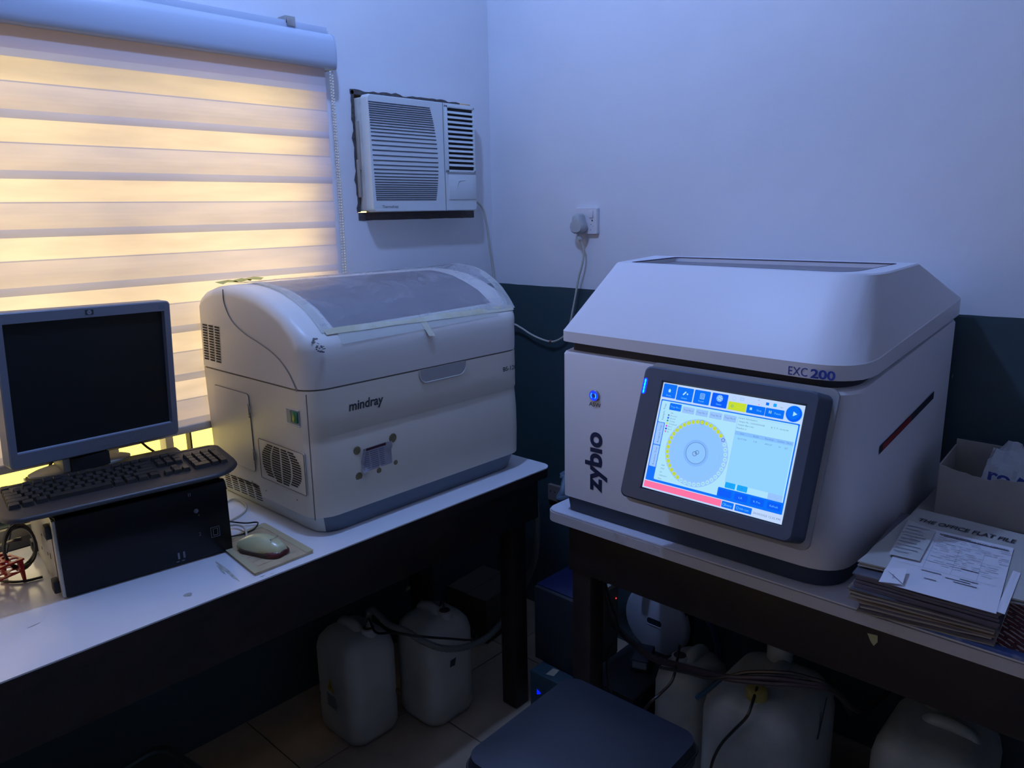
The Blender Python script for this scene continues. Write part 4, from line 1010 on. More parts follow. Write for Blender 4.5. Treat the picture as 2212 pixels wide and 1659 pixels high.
# red tube rack at the left edge
RO = P(41, 1272, z=.7505)
rk = thing('test_tube_rack', 'red plastic test tube rack at the left end of the bench', 'rack', (RO.x-.10, RO.y+.02, .7505), (0, 0, R(18)))
M_red = mat('red_rack_plastic', (.42, .012, .018, 1), .3)
def rack_plate(z, nx, ny, x0, x1, y0, y1, r, t):
    mb = MB(); dx, dy = (x1-x0)/nx, (y1-y0)/ny
    for i in range(nx):
        for j in range(ny):
            cx, cy = x0+dx*(i+.5), y0+dy*(j+.5); n = 16
            out = []
            for k in range(n):
                a = 2*PI*k/n; m_ = max(abs(math.cos(a)), abs(math.sin(a))); out.append((cx+dx/2*math.cos(a)/m_, cy+dy/2*math.sin(a)/m_))
            inn = [(cx+r*math.cos(2*PI*k/n), cy+r*math.sin(2*PI*k/n)) for k in range(n)]
            vs = [(x, y, z) for x, y in out]+[(x, y, z) for x, y in inn]+[(x, y, z-t) for x, y in inn]+[(x, y, z-t) for x, y in out]
            mb.add(vs, [(k, (k+1) % n, n+(k+1) % n, n+k) for k in range(n)]+[(n+k, n+(k+1) % n, 2*n+(k+1) % n, 2*n+k) for k in range(n)]+[(3*n+k, 2*n+k, 2*n+(k+1) % n, 3*n+(k+1) % n) for k in range(n)])
    for a, b in (((x0-.002, y0-.002), (x1+.002, y0)), ((x0-.002, y1), (x1+.002, y1+.002)), ((x0-.002, y0), (x0, y1)), ((x1, y0), (x1+.002, y1))): mb.box((a[0], a[1], z-t-.001), (b[0], b[1], z))
    return mb
build('top_plate', rack_plate(.052, 10, 3, -.10, .115, -.034, .034, .0088, .003), M_red, rk, world=False, smooth=30)
build('lower_plate', rack_plate(.028, 10, 3, -.10, .112, -.033, .033, .0080, .002), M_red, rk, world=False, smooth=30)
for sx_, sy_ in ((1, 1), (1, -1), (-1, 1), (-1, -1)):
    cx, cy = (.110 if sx_ > 0 else -.098), .031*sy_
    build('leg', MB().loft([[(cx+a*.0045, cy+b*.0045, z) for a, b in ((-1,-1),(1,-1),(1,1),(-1,1))] if z > 0 else [(cx+sx_*.004+a*.0022, cy+b*.0022, 0) for a, b in ((-1,-1),(1,-1),(1,1),(-1,1))] for z in (0, .051)]), M_red, rk, world=False)

# mouse pad made from corrugated card, mouse, thin cables
pd = thing('mouse_pad', 'taped square of corrugated cardboard used as a mouse pad', 'mouse pad', (.76, 1.48, .7503))
pc = [P(552, 1238, z=.7565), P(676, 1189, z=.7565), P(570, 1130, z=.7565), P(470, 1172, z=.7565)]
def quad_slab(mb, c4, z0, z1, sub_=1):
    lo = [(c.x, c.y, z0) for c in c4]; hi = [(c.x, c.y, z1) for c in c4]
    return mb.loft([lo, hi])
M_card = mat('corrugated_card', (.46, .35, .20, 1), .75, bump=(25, .5, .004), mottle=(16, (.36, .27, .15, 1), .4, .7))
build('card', quad_slab(MB(), pc, .7503, .7560), M_card, pd, bevel=.0008)
mb = MB()
for k in range(1, 8):
    a = pc[0].lerp(pc[3], k/8); b = pc[1].lerp(pc[2], k/8); a = a.lerp(b, .12); b2 = a.lerp(b, .78 if k % 2 else .6)
    d = (b2-a); nn = Vector((-d.y, d.x, 0)).normalized()*.0006
    mb.add([(a+nn)*1, (b2+nn)*1, (b2-nn)*1, (a-nn)*1], [(3,2,1,0)])
    for q_ in range(4): mb.v[-1-q_].z = .7562
build('crease', mb, mat('card_crease', (.20, .14, .07, 1), .9), pd, smooth=0)
def edge_tape(a, b, w, z):
    d = (b-a); nn = Vector((-d.y, d.x, 0)).normalized()*w; mb = MB(); n = 14
    for k in range(n):
        p0, p1 = a.lerp(b, k/n), a.lerp(b, (k+1)/n); w0 = 1+.15*noise.noise(Vector((k*.7, a.x*9, 0))); w1 = 1+.15*noise.noise(Vector(((k+1)*.7, a.x*9, 0)))
        mb.add([(p0.x-nn.x*.2, p0.y-nn.y*.2, z), (p1.x-nn.x*.2, p1.y-nn.y*.2, z), (p1.x+nn.x*w1, p1.y+nn.y*w1, z), (p0.x+nn.x*w0, p0.y+nn.y*w0, z)], [(0,1,2,3)])
    return mb
M_tape2 = mat('old_yellow_tape', (.43, .38, .22, 1), .5, bump=(50, .4, .002))
build('edge_tape', edge_tape(pc[1], pc[2], .014, .7566), M_tape2, pd); build('edge_tape', edge_tape(pc[3], pc[0], .012, .7566), M_tape2, pd)
build('edge_tape', edge_tape(pc[2], pc[3], .013, .7567), M_tape2, pd)
mp = P(568, 1182, z=.765)
ms = thing('mouse', 'yellowed cream computer mouse with a dark red tail on the cardboard pad', 'mouse', (mp.x, mp.y, .757), (0, 0, R(-72)))
mb = MB(); rings = []
for i in range(13):      # along the length, from cable end to palm end
    t = i/12; x = -.058+.116*t
    wd_ = .0305*math.sin(PI*min(1, max(.0, (t*.86+.10))))**.42*(1-.10*math.sin(PI*t)); hh = .036*math.sin(PI*(.16+.72*t))**.9*(.86+.2*t) 
    wd_ = max(wd_, .012); hh = max(hh, .010)
    rings.append([(x, wd_*math.cos(PI*k/14)*(1 if True else 0), .004+hh*(math.sin(PI*k/14))**.75) for k in range(15)]+[(x, -wd_*.94, .003), (x, wd_*.94, .003)])
mb.loft(rings)
build('mouse_shell', mb, mat('yellowed_cream_plastic', (.52, .50, .27, 1), .26, coat=.3), ms, world=False, smooth=60, weld=True)
mb = MB(); mb.loft([[(x, w_*.96*math.cos(a), .0+hh_) if False else (x, w_*math.cos(a)*1.02, .002+hh_*abs(math.sin(a))) for a in [PI*k/14 for k in range(15)]] for x, w_, hh_ in ((.030, .0295, .0135), (.044, .0275, .0140), (.054, .0225, .0125), (.0605, .0140, .0085))])
build('red_tail', mb, mat('dark_red_translucent', (.085, .010, .012, 1), .25), ms, world=False, smooth=60)
mb = MB(); mb.loft([[(x, y, z) for x, y in rrect(-.052, -.030, .050, .030, .02, 5)] for z in (.0005, .0075)])
build('dark_underside', mb, mat('umber_plastic', (.05, .025, .02, 1), .5), ms, world=False)
mb = MB(); add_text(mb, 'Microsoft', (.036, -.013, .0345), (0, 1, .0), (-1, 0, .35), .0042, .026, bold=.01, shear=.2); build('lettering', mb, M_text, ms, world=False, smooth=0)
def dcable(name, label, px, r, m, z=.7535, cat='cable'):
    return setp(build(name, MB().tube(smooth_path([P(u, v, z=z+dz) for u, v, dz in px]), r, 6), m), label, cat)
dcable('mouse_cable', 'white mouse cable curling behind the mouse', [(532, 1164, .016), (532, 1150, .012), (525, 1138, .006), (510, 1134, .004), (492, 1136, .003), (470, 1142, .003)], .0026, M_cordw, .7565)
dcable('white_cable', 'white cable looping on the bench beside the analyser vents', [(478, 1095, 0), (497, 1080, 0), (515, 1079, .002), (530, 1090, .002), (531, 1101, 0), (520, 1112, 0), (497, 1125, 0), (470, 1138, 0)], .0026, M_cordw)
dcable('black_cable', 'thin black cable looping over the back of the cardboard pad', [(470, 1122, .004), (500, 1127, .004), (530, 1130, .004), (552, 1128, .004), (557, 1131, .005), (548, 1143, .005), (525, 1153, .005), (498, 1159, .004), (470, 1160, .004)], .0018, M_cordb)

# ================================================================== PAPERS AND BOX ON THE RIGHT BENCH
cl = thing('woven_mat', 'red and white woven plastic mat with blue binding under the folders', 'mat', (1.6, .05, .7503))
def red_weave():
    m = bpy.data.materials.new('red_white_weave'); m.use_nodes = True; nt = m.node_tree; b = nt.nodes['Principled BSDF']; b.inputs['Roughness'].default_value = .5
    tc = nt.nodes.new('ShaderNodeTexCoord'); mp = nt.nodes.new('ShaderNodeMapping'); mp.inputs['Rotation'].default_value = (0, 0, R(38))
    w = nt.nodes.new('ShaderNodeTexWave'); w.inputs['Scale'].default_value = 26; w.inputs['Distortion'].default_value = 1.2; w.inputs['Detail'].default_value = 2
    n = nt.nodes.new('ShaderNodeTexNoise'); n.inputs['Scale'].default_value = 90
    nt.links.new(tc.outputs['Object'], mp.inputs['Vector']); nt.links.new(mp.outputs['Vector'], w.inputs['Vector']); nt.links.new(tc.outputs['Object'], n.inputs['Vector'])
    mx = nt.nodes.new('ShaderNodeMath'); mx.operation = 'MULTIPLY'; nt.links.new(w.outputs['Fac'], mx.inputs[0]); nt.links.new(n.outputs['Fac'], mx.inputs[1])
    cr = nt.nodes.new('ShaderNodeValToRGB'); cr.color_ramp.interpolation = 'CONSTANT'
    cr.color_ramp.elements[0].color = (.16, .022, .020, 1); cr.color_ramp.elements[1].color = (.42, .38, .38, 1); cr.color_ramp.elements[1].position = .40
    e = cr.color_ramp.elements.new(.24); e.color = (.05, .03, .04, 1)
    nt.links.new(mx.outputs[0], cr.inputs['Fac']); nt.links.new(cr.outputs['Color'], b.inputs['Base Color'])
    return m
ma_ = [Vector((1.362, .335, 0)), Vector((1.362, -.40, 0)), Vector((1.93, -.40, 0)), Vector((1.93, .335, 0))]
build('woven_panel', quad_slab(MB(), ma_, .7503, .7535), red_weave(), cl)
build('binding', MB().loft([[(x, y, z) for y, z in ((.338, .7503), (-.40, .7503), (-.40, .757), (.338, .757))] for x in (1.347, 1.364)]), mat('blue_binding', (.06, .13, .42, 1), .5, mottle=(30, (.22, .30, .55, 1), .45, .6)), cl, bevel=.001)
M_board = mat('manila_board', (.36, .34, .30, 1), .7, mottle=(9, (.30, .28, .24, 1), .4, .7))
M_pages = mat('page_block', (.42, .40, .36, 1), .8, bump=(200, .3, .001))
M_sleeve = mat('plastic_sleeve_edges', (.13, .12, .17, 1), .22, bump=(60, .4, .002), coat=.4)
def folder(label, c4, z0, z1, mats3, name='folder', tilt=0):
    "c4: front-left, front-right, back-right, back-left; cover boards top and bottom, wavy sheets between"
    t = thing(name, label, 'folder', (c4[0][0], c4[0][1], z0))
    def slab(c, a, b, ins, seed, wob=.002):
        mb = MB(); cs = [Vector((p[0], p[1], 0)) for p in c]; cen = sum(cs, Vector())/4; cs = [p+(cen-p).normalized()*ins for p in cs]
        pts = []
        for i in range(4):
            for k in range(8):
                p = cs[i].lerp(cs[(i+1) % 4], k/8); p = p+Vector((noise.noise(Vector((k*.8, i*3, seed))), noise.noise(Vector((i*2, k*.9, seed+5))), 0))*wob; pts.append(p)
        mb.loft([[(p.x, p.y, a+noise.noise(Vector((i_*.35, seed, 2)))*.0012) for i_, p in enumerate(pts)], [(p.x, p.y, b+noise.noise(Vector((i_*.35, seed, 2)))*.0012) for i_, p in enumerate(pts)]])
        return mb
    h = z1-z0
    build('back_cover', slab(c4, z0+.0013, z0+.0035, 0, 1+z0*50), mats3[0], t)
    n = max(2, int(h/.006)); zz = z0+.0035; dz = (h-.0075)/n
    for k in range(n): build('sheet_bundle', slab(c4, zz+dz*k, zz+dz*(k+.82), .004+.004*abs(math.sin(k*2.3+z0*90)), k*7+z0*31, .003), mats3[1+(k % 2)], t)
    build('front_cover', slab(c4, z1-.0045, z1-.0022, 0, 9+z0*50), mats3[0], t)
    return t
folder('thick battered folder with curled clear sleeves, lowest of the pile on the mat', [(1.318, .398), (1.352, .190), (1.64, .205), (1.62, .425)], .757, .787, [M_board, M_sleeve, M_pages])
folder('brown edged folder lying second from the bottom of the pile', [(1.300, .410), (1.322, .185), (1.63, .205), (1.62, .43)], .787, .811, [mat('brown_board', (.24, .18, .14, 1), .7), M_pages, M_sleeve])
folder('folder of shiny dark plastic sleeves right under the grey flat file', [(1.292, .402), (1.300, .178), (1.63, .200), (1.63, .42)], .811, .846, [mat('dark_board', (.10, .10, .12, 1), .5), M_sleeve, M_sleeve])
ff = folder('grey card flat file with bold black title, topmost of the pile', [(1.318, .402), (1.345, .150), (1.63, .160), (1.645, .395)], .846, .858, [mat('grey_card', (.40, .39, .36, 1), .7), M_pages, M_pages], 'flat_file')
ZT = .8562
ex = Vector((-.035, -.21, 0)).normalized(); a = P(1982, 1126, z=ZT); b = P(2193, 1175, z=ZT); ex = (b-a).normalized(); ey = Vector((-ex.y, ex.x, 0))
if ey.x < 0: ey = -ey
mb = MB(); add_text(mb, 'THE OFFICE FLAT FILE', a+Vector((0, 0, .0012)), ex, ey, .0185, (b-a).length, bold=.02, shear=.1); build('lettering', mb, mat('black_ink', (.02, .02, .03, 1), .6), ff, smooth=0)
def sheet(name, label, c4, z0, m, lines=(), cat='paper', curl=None, bend=.0):
    t = thing(name, label, cat, (c4[0].x, c4[0].y, z0))
    nx, ny = 14, 14; vs = []
    for j in range(ny+1):
        for i in range(nx+1):
            s_, t_ = i/nx, j/ny
            p = (c4[0]*(1-s_)+c4[1]*s_)*(1-t_)+(c4[3]*(1-s_)+c4[2]*s_)*t_
            vs.append(Vector((p.x, p.y, z0+bend*(.5+.5*noise.noise(Vector((s_*3, t_*3, z0*40)))))))
    mb = MB().add(vs, [(j*(nx+1)+i, j*(nx+1)+i+1, (j+1)*(nx+1)+i+1, (j+1)*(nx+1)+i) for j in range(ny) for i in range(nx)])
    build('sheet', mb, m, t)
    if lines:
        mb = MB(); U_ = (c4[1]-c4[0]); V_ = (c4[3]-c4[0])
        for (x, y, w, h) in lines:
            o = c4[0]+U_*x+V_*y; o.z = z0+bend+.0006
            u = U_*w; v = V_*h; mb.add([o, o+u, o+u+v, o+v], [(0,1,2,3)])
        build('printing', mb, mat('grey_print', (.13, .13, .17, 1), .8), t, smooth=0)
    return t
M_paper = mat('white_paper', (.70, .70, .74, 1), .7); M_paperg = mat('thin_receipt_paper', (.50, .50, .48, 1), .7)
random.seed(11)
ln_ = [(.36, .935, .26, .012), (.64, .915, .34, .012), (.36, .915, .30, .010)]
for k in range(30):
    y = .88-.030*k; x = .30
    if k < 16:
        x = .32
        while x < .93:
            w = random.uniform(.03, .12); 
            if random.random() < .72: ln_.append((x, y, w, .004))
            x += w+random.uniform(.01, .05)
for y in (.80, .62, .46, .34): ln_.append((.05, y, .90, .0018))
for x in (.30, .55, .78): ln_.append((x, .34, .0018, .46))
for (x, y, w) in ((.30, .305, .18), (.62, .46, .16), (.35, .20, .11), (.52, .28, .22), (.60, .25, .20), (.64, .31, .16)): ln_.append((x, y, w, .009))
c4 = [P(1898, 1255, z=.859), P(2152, 1325, z=.859), P(2190, 1183, z=.859), P(1968, 1132, z=.859)]
sheet('medical_form', 'white printed request form lying on the grey flat file', c4, .8575, M_paper, ln_, 'form', bend=.0012)
mb_ = bpy.data.objects  # title of the form
o_t = [o for o in bpy.data.objects if o.get('label') and o['label'].startswith('white printed request form')][0]
mb = MB(); a = P(2030, 1154, z=.8602); b = P(2178, 1190, z=.8602); e_ = (b-a).normalized(); v_ = Vector((-e_.y, e_.x, 0)); v_ = v_ if v_.x > 0 else -v_
add_text(mb, 'MEDICAL DIAGNOSTIC CENTRE', a, e_, v_, .0062, (b-a).length, bold=.02); build('lettering', mb, MATS['grey_print'], o_t, smooth=0)
c4 = [P(1920, 1197, z=.861), P(1986, 1213, z=.861), P(2022, 1148, z=.861), P(1962, 1124, z=.861)]
sheet('receipt', 'small thin printed slip lying over the upper left of the form', c4, .8608, M_paperg, [(.08, .1+.09*k, .5+.3*abs(math.sin(k*2.2)), .012) for k in range(9)], 'receipt', bend=.002)
fo = thing('folded_paper', 'folded over white paper corner at the front left of the form', 'paper', (1.31, .36, .862))
a_, b_, c_, d_ = P(1899, 1256, z=.862), P(1950, 1263, z=.862), P(1960, 1227, z=.868), P(1912, 1228, z=.864)
mb = MB(); mb.add([a_, b_, d_], [(0,1,2)]).add([d_+Vector((0,0,.001)), b_+Vector((0,0,.002)), c_], [(0,1,2)])
build('sheet', mb, M_paper, fo, smooth=0)
mb = MB(); e_ = (P(1934, 1232, z=.868)-P(1932, 1252, z=.868)).normalized(); add_text(mb, 'NEAR THE', P(1931, 1250, z=.8675), e_, Vector((e_.y, -e_.x, 0))*-1, .003, .018); build('lettering', mb, MATS['grey_print'], fo, smooth=0)
c4 = [P(2150, 1322, z=.856), P(2170, 1330, z=.856), P(2205, 1240, z=.856), P(2188, 1235, z=.856)]
sheet('torn_paper', 'torn strip of white paper sticking out at the right side of the pile', c4, .8568, M_paper, (), 'paper', bend=.002)
# file under the box and the box
folder('green trimmed file lying under the torn carton behind the flat file', [(1.66, .425), (1.67, .10), (1.93, .10), (1.92, .43)], .757, .800, [mat('grey_green_board', (.20, .25, .22, 1), .6), M_pages, M_board], 'file')
folder('thin grey file on top of the green trimmed file under the carton', [(1.665, .415), (1.675, .10), (1.92, .10), (1.91, .42)], .800, .828, [M_board, M_pages, MATS['grey_green_board']], 'file')
cb = thing('carton', 'torn open grey cardboard carton on the files by the right wall', 'box', (1.80, .27, .828))
M_cb = mat('grey_cardboard', (.36, .34, .31, 1), .8, mottle=(7, (.31, .29, .26, 1), .4, .7))
BXa, BXb, BYa, BYb = 1.715, 1.860, .185, .378
t_ = .003
def wall(name, pts_bottom, pts_top): 
    mb = MB(); n = len(pts_bottom); mb.add([*pts_bottom, *pts_top], [(i, i+1, n+i+1, n+i) for i in range(n-1)])
    o = build(name, mb, M_cb, cb, smooth=0); md = o.modifiers.new('thick', 'SOLIDIFY'); md.thickness = t_; md.offset = 0; return o
n = 16
ft = [(BXa, BYb-(BYb-BYa)*i/n, .937-.006*i/n+.007*noise.noise(Vector((i*.6, 3, 1)))-(.012*math.exp(-((i-6)/4)**2))) for i in range(n+1)]
wall('front_panel', [(p[0]-.004, p[1], .8285) for p in ft], ft)
wall('left_panel', [(BXa, BYb, .8285), (BXb, BYb+.004, .8285)], [(BXa, BYb, .937), (BXb, BYb+.004, .945)])
wall('right_panel', [(BXa, BYa, .8285), (BXb, BYa, .8285)], [(BXa, BYa, .931), (BXb, BYa, .945)])
wall('back_panel', [(BXb, BYb+.004, .8285), (BXb, BYa, .8285)], [(BXb, BYb+.004, .958), (BXb, BYa, .955)])
build('bottom_panel', MB().box((BXa+.003, BYa+.003, .8285), (BXb-.003, BYb-.002, .8305)), M_cb, cb)
wr = thing('crumpled_wrapper', 'crumpled pale wrapper with blue print stuffed in the torn carton', 'wrapper', (1.80, .25, .832))
mb = MB(); nx, ny = 14, 12; vs = []
for j in range(ny+1):
    for i in range(nx+1):
        x = BXa+.012+(BXb-BXa-.03)*j/ny; y = BYb-.07-(BYb-BYa-.075)*i/nx
        h = .905+.050*(j/ny)+.022*noise.noise(Vector((i*.45, j*.5, 4)))+.02*math.exp(-((i-4)/2.5)**2)*(j/ny)
        vs.append((x, y, h))
mb.add(vs, [(j*(nx+1)+i, j*(nx+1)+i+1, (j+1)*(nx+1)+i+1, (j+1)*(nx+1)+i) for j in range(ny) for i in range(nx)])
M_wrap = mat('pale_wrapper', (.38, .40, .42, 1), .45, bump=(40, .5, .004))
build('wrapper_sheet', mb, M_wrap, wr, smooth=20)
build('wrapper_fill', MB().box((BXa+.02, BYa+.01, .832), (BXb-.02, BYb-.08, .875)), M_wrap, wr, bevel=.01)
mb = MB(); c = P(2172, 1018, x=1.79); U_ = Vector((0, -.9, -.10)).normalized(); V_ = Vector((.3, 0, .95)).normalized()
add_text(mb, 'ro', c+Vector((-.050, .022, -.008)), U_, V_, .024, .040, bold=.03); build('lettering', mb, mat('blue_print', (.01, .03, .22, 1), .5), wr, smooth=0)
mb = MB(); c2 = c+Vector((-.050, -.024, -.012)); mb.add([c2, c2+U_*.022, c2+U_*.020+V_*.016, c2+U_*.008+V_*.020], [(0,1,2,3)]); build('printed_shape', mb, MATS['blue_print'], wr, smooth=0)
# scrap of tape on the apron
p = P(1885, 1380, x=1.361); mb = MB(); mb.add([(1.3605, p.y+.010, p.z+.008), (1.3605, p.y-.008, p.z+.010), (1.3605, p.y-.009, p.z-.003), (1.3605, p.y-.003, p.z-.013), (1.3605, p.y+.003, p.z-.006)], [(0,1,2,3,4)])
setp(build('tape_scrap', mb, mat('yellow_scrap', (.38, .38, .20, 1), .7)), 'small yellow scrap of tape stuck on the wooden apron of the right bench', 'tape')
# clear hose end behind the white analyser
mb = MB().tube(smooth_path([Vector((1.99, 1.20, .80)), P(1232, 1018, x=1.85), P(1222, 1035, x=1.83), P(1217, 1060, x=1.80), P(1219, 1078, x=1.78), Vector((1.76, 1.185, .70)), Vector((1.78, 1.19, .45))]), .012, 10)
setp(build('drain_hose', mb, mat('clear_tube', (.16, .22, .28, 1), .25)), 'clear ribbed drain hose bending down behind the left end of the right bench', 'hose')

# ================================================================== UNDER THE BENCHES
M_can = mat('hazy_white_can_plastic', (.42, .42, .38, 1), .45, bump=(12, .4, .006), mottle=(5, (.30, .30, .24, 1), .45, .75))
M_can2 = mat('dirty_white_can_plastic', (.36, .39, .38, 1), .45, bump=(9, .5, .008), mottle=(6, (.22, .26, .24, 1), .45, .75))
def jerrycan(label, x0, y0, x1, y1, h, neck, m, cap=None, rot=0, rad=.045, handle='x', group=None, capmat=None, rear_cap=False):
    cx, cy = (x0+x1)/2, (y0+y1)/2; a, b = (x1-x0)/2, (y1-y0)/2
    t = thing('jerrycan', label, 'jerrycan', (cx, cy, 0), (0, 0, rot), group)
    def rg(k, z, dz=0):
        out = []
        for x, y in rrect(-a+k, -b+k, a-k, b-k, max(.012, rad-k*.4), 7):
            u = x/a if handle == 'x' else y/b; v = y/b if handle == 'x' else x/a
            out.append((x, y, z+dz*math.exp(-(v/.35)**2)*(1 if abs(u) < .75 else .5)))
        return out
    mb = MB(); mb.loft([rg(.020, .001), rg(.006, .008), rg(0, .025), rg(0, h*.30), rg(.0025, h*.34), rg(0, h*.38), rg(0, h*.80), rg(.006, h*.88), rg(.022, h*.945), rg(.045, h*.975), rg(.062, h*.98)])
    body = build('can_body', mb, m, t, world=False, smooth=50)
    nx, ny = neck; zt = h*.955
    hb = MB(); L = (a if handle == 'x' else b)*.62
    pts = [(-L*1.05, 0, zt-.020), (-L*.85, 0, zt+.004), (-L*.4, 0, zt+.013), (L*.05, 0, zt+.012), (L*.30, 0, zt+.004), (L*.38, 0, zt-.012)]
    if handle == 'y': pts = [(y, x, z) for x, y, z in pts]
    if nx*(-1 if handle == 'x' else 0)+ny*(-1 if handle == 'y' else 0) < 0 and False: pass
    sgn = -1 if ((nx if handle == 'x' else ny) < 0) else 1
    pts = [((p[0]*sgn, p[1], p[2]) if handle == 'x' else (p[0], p[1]*sgn, p[2])) for p in pts]
    hb.tube(smooth_path(pts, 4), .0165, 12); build('carry_handle', hb, m, t, world=False, smooth=50)
    nb = MB(); nb.lathe([(.030, zt-.03), (.027, zt-.004), (.021, zt+.004), (.021, zt+.018), (.018, zt+.020)], (nx, ny, 0)); build('neck', nb, m, t, world=False, smooth=40)
    if cap:
        cbm = MB(); cbm.lathe([(.024, zt+.008), (.025, zt+.010), (.024, zt+.028), (.020, zt+.031)], (nx, ny, 0), seg=26); build('cap', cbm, cap, t, world=False, smooth=40)
    else:
        cbm = MB(); cbm.lathe([(.017, zt+.019), (.015, zt+.021)], (nx, ny, 0), seg=20); build('neck_opening', cbm, mat('neck_dark_red', (.06, .03, .03, 1), .7), t, world=False)
    return t, (cx+nx, cy+ny, zt+.022)
j1, n1_ = jerrycan('white jerrycan with a yellow warning triangle, nearest of the pair under the left bench', 1.035, 1.585, 1.205, 1.785, .325, (.015, -.050), M_can, handle='y')
j2, n2_ = jerrycan('white jerrycan with a small dark mark, right one of the pair under the left bench', 1.235, 1.485, 1.415, 1.665, .330, (.010, -.040), M_can, handle='y')
p = P(714, 1480, x=1.034)
mb = MB(); mb.add([(1.0335, p.y+.018, p.z-.018), (1.0335, p.y-.018, p.z-.022), (1.0335, p.y, p.z+.022)], [(0,1,2)]); wl = build('warning_triangle', mb, mat('hazard_yellow', (.35, .26, .02, 1), .6), j1, smooth=0)
mb = MB(); mb.add([(1.0330, p.y+.002, p.z-.010), (1.0330, p.y-.002, p.z-.010), (1.0330, p.y-.001, p.z+.006), (1.0330, p.y+.001, p.z+.006)], [(0,1,2,3)]); build('hazard_mark', mb, M_blackm, wl, smooth=0)
mb = MB(); mb.add([(1.0340, p.y+.022, p.z-.030), (1.0340, p.y-.022, p.z-.032), (1.0340, p.y-.022, p.z-.075), (1.0340, p.y+.022, p.z-.072)], [(0,1,2,3)]); lab_ = build('label', mb, mat('grey_green_label', (.17, .21, .18, 1), .7), j1, smooth=0)
mb = MB()
for k in range(4): mb.add([(1.0334, p.y+.018, p.z-.038-.009*k), (1.0334, p.y-.014-.003*(k % 2), p.z-.038-.009*k), (1.0334, p.y-.014, p.z-.0405-.009*k), (1.0334, p.y+.018, p.z-.0405-.009*k)], [(0,1,2,3)])
build('label_print', mb, MATS['grey_print'], lab_, smooth=0)
mb = MB(); q_ = P(978, 1430, y=1.4845); mb.add([(q_.x-.012, 1.4842, q_.z-.012), (q_.x+.008, 1.4842, q_.z-.014), (q_.x+.014, 1.4842, q_.z+.010), (q_.x-.008, 1.4842, q_.z+.008)], [(0,1,2,3)]); build('stencil_mark', mb, M_text, j2, smooth=0)
M_hose = mat('grey_corrugated_hose', (.13, .135, .12, 1), .5)
hp_ = [Vector(n1_), Vector(n1_)+Vector((.01, -.005, .05))]+[P(840, 1349, y=1.56), P(875, 1362, y=1.52), P(915, 1386, y=1.47), P(960, 1401, y=1.44), P(1005, 1398, y=1.43), P(1050, 1378, y=1.44), P(1090, 1338, y=1.46), P(1120, 1292, y=1.475), P(1142, 1245, x=1.64), P(1157, 1200, x=1.65), P(1160, 1130, x=1.66), P(1156, 1075, x=1.68), P(1150, 1040, x=1.70)]
sp = smooth_path(hp_, 10)
setp(build('waste_hose', MB().tube(sp, [.0085+.0013*(i % 2) for i in range(len(sp))], 10), M_hose), 'grey corrugated waste hose looping from the nearest jerrycan up behind the bench leg', 'hose')
setp(build('sensor_cable', MB().tube(smooth_path([Vector(n1_)+Vector((-.008, 0, -.01)), Vector(n1_)+Vector((-.004, -.01, .03)), P(812, 1366, y=1.55), P(850, 1367, y=1.50), P(900, 1374, y=1.45), P(960, 1379, y=1.43), P(1030, 1379, y=1.45), Vector((1.47, 1.62, .22))]), .0035, 7), M_cordb), 'thin black cable running from the nearest jerrycan across the right one', 'cable')
setp(build('sensor_cable', MB().tube(smooth_path([Vector(n2_)+Vector((0, 0, -.01)), Vector(n2_)+Vector((0, .01, .03)), P(948, 1312, y=1.60), P(930, 1296, y=1.68), P(905, 1290, y=1.80), Vector((1.5, 1.93, .35))]), .0035, 7), M_cordb), 'thin black cable rising from the neck of the right jerrycan under the left bench', 'cable')
p = P(883, 1272, y=1.945); mb = MB(); mb.add([(p.x-.014, 1.9485, p.z-.005), (p.x+.012, 1.9485, p.z-.007), (p.x+.015, 1.9485, p.z+.004), (p.x-.003, 1.9485, p.z+.008)], [(0,1,2,3)])
setp(build('tape_scrap', mb, MATS['yellow_scrap']), 'faint scrap of tape on the dark wall behind the pair of jerrycans', 'tape')
# dim carton and power strip in the corner
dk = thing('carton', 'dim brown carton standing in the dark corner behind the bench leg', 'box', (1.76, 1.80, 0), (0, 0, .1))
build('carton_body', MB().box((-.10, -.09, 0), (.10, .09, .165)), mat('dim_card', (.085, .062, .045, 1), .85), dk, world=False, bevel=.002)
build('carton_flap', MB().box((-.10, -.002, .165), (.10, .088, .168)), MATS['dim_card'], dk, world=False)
ps = thing('power_strip', 'dark power strip on the floor beside the right jerrycan under the left bench', 'power strip', (1.46, 1.72, 0), (0, 0, R(-75)))
build('strip_body', MB().box((-.11, -.025, 0), (.11, .025, .035)), mat('dusty_strip', (.08, .085, .08, 1), .5), ps, world=False, bevel=.004)
for k in range(3): build('strip_plug', MB().box((-.085+.065*k, -.018, .035), (-.045+.065*k, .018, .065)), M_blackm, ps, world=False, bevel=.004)
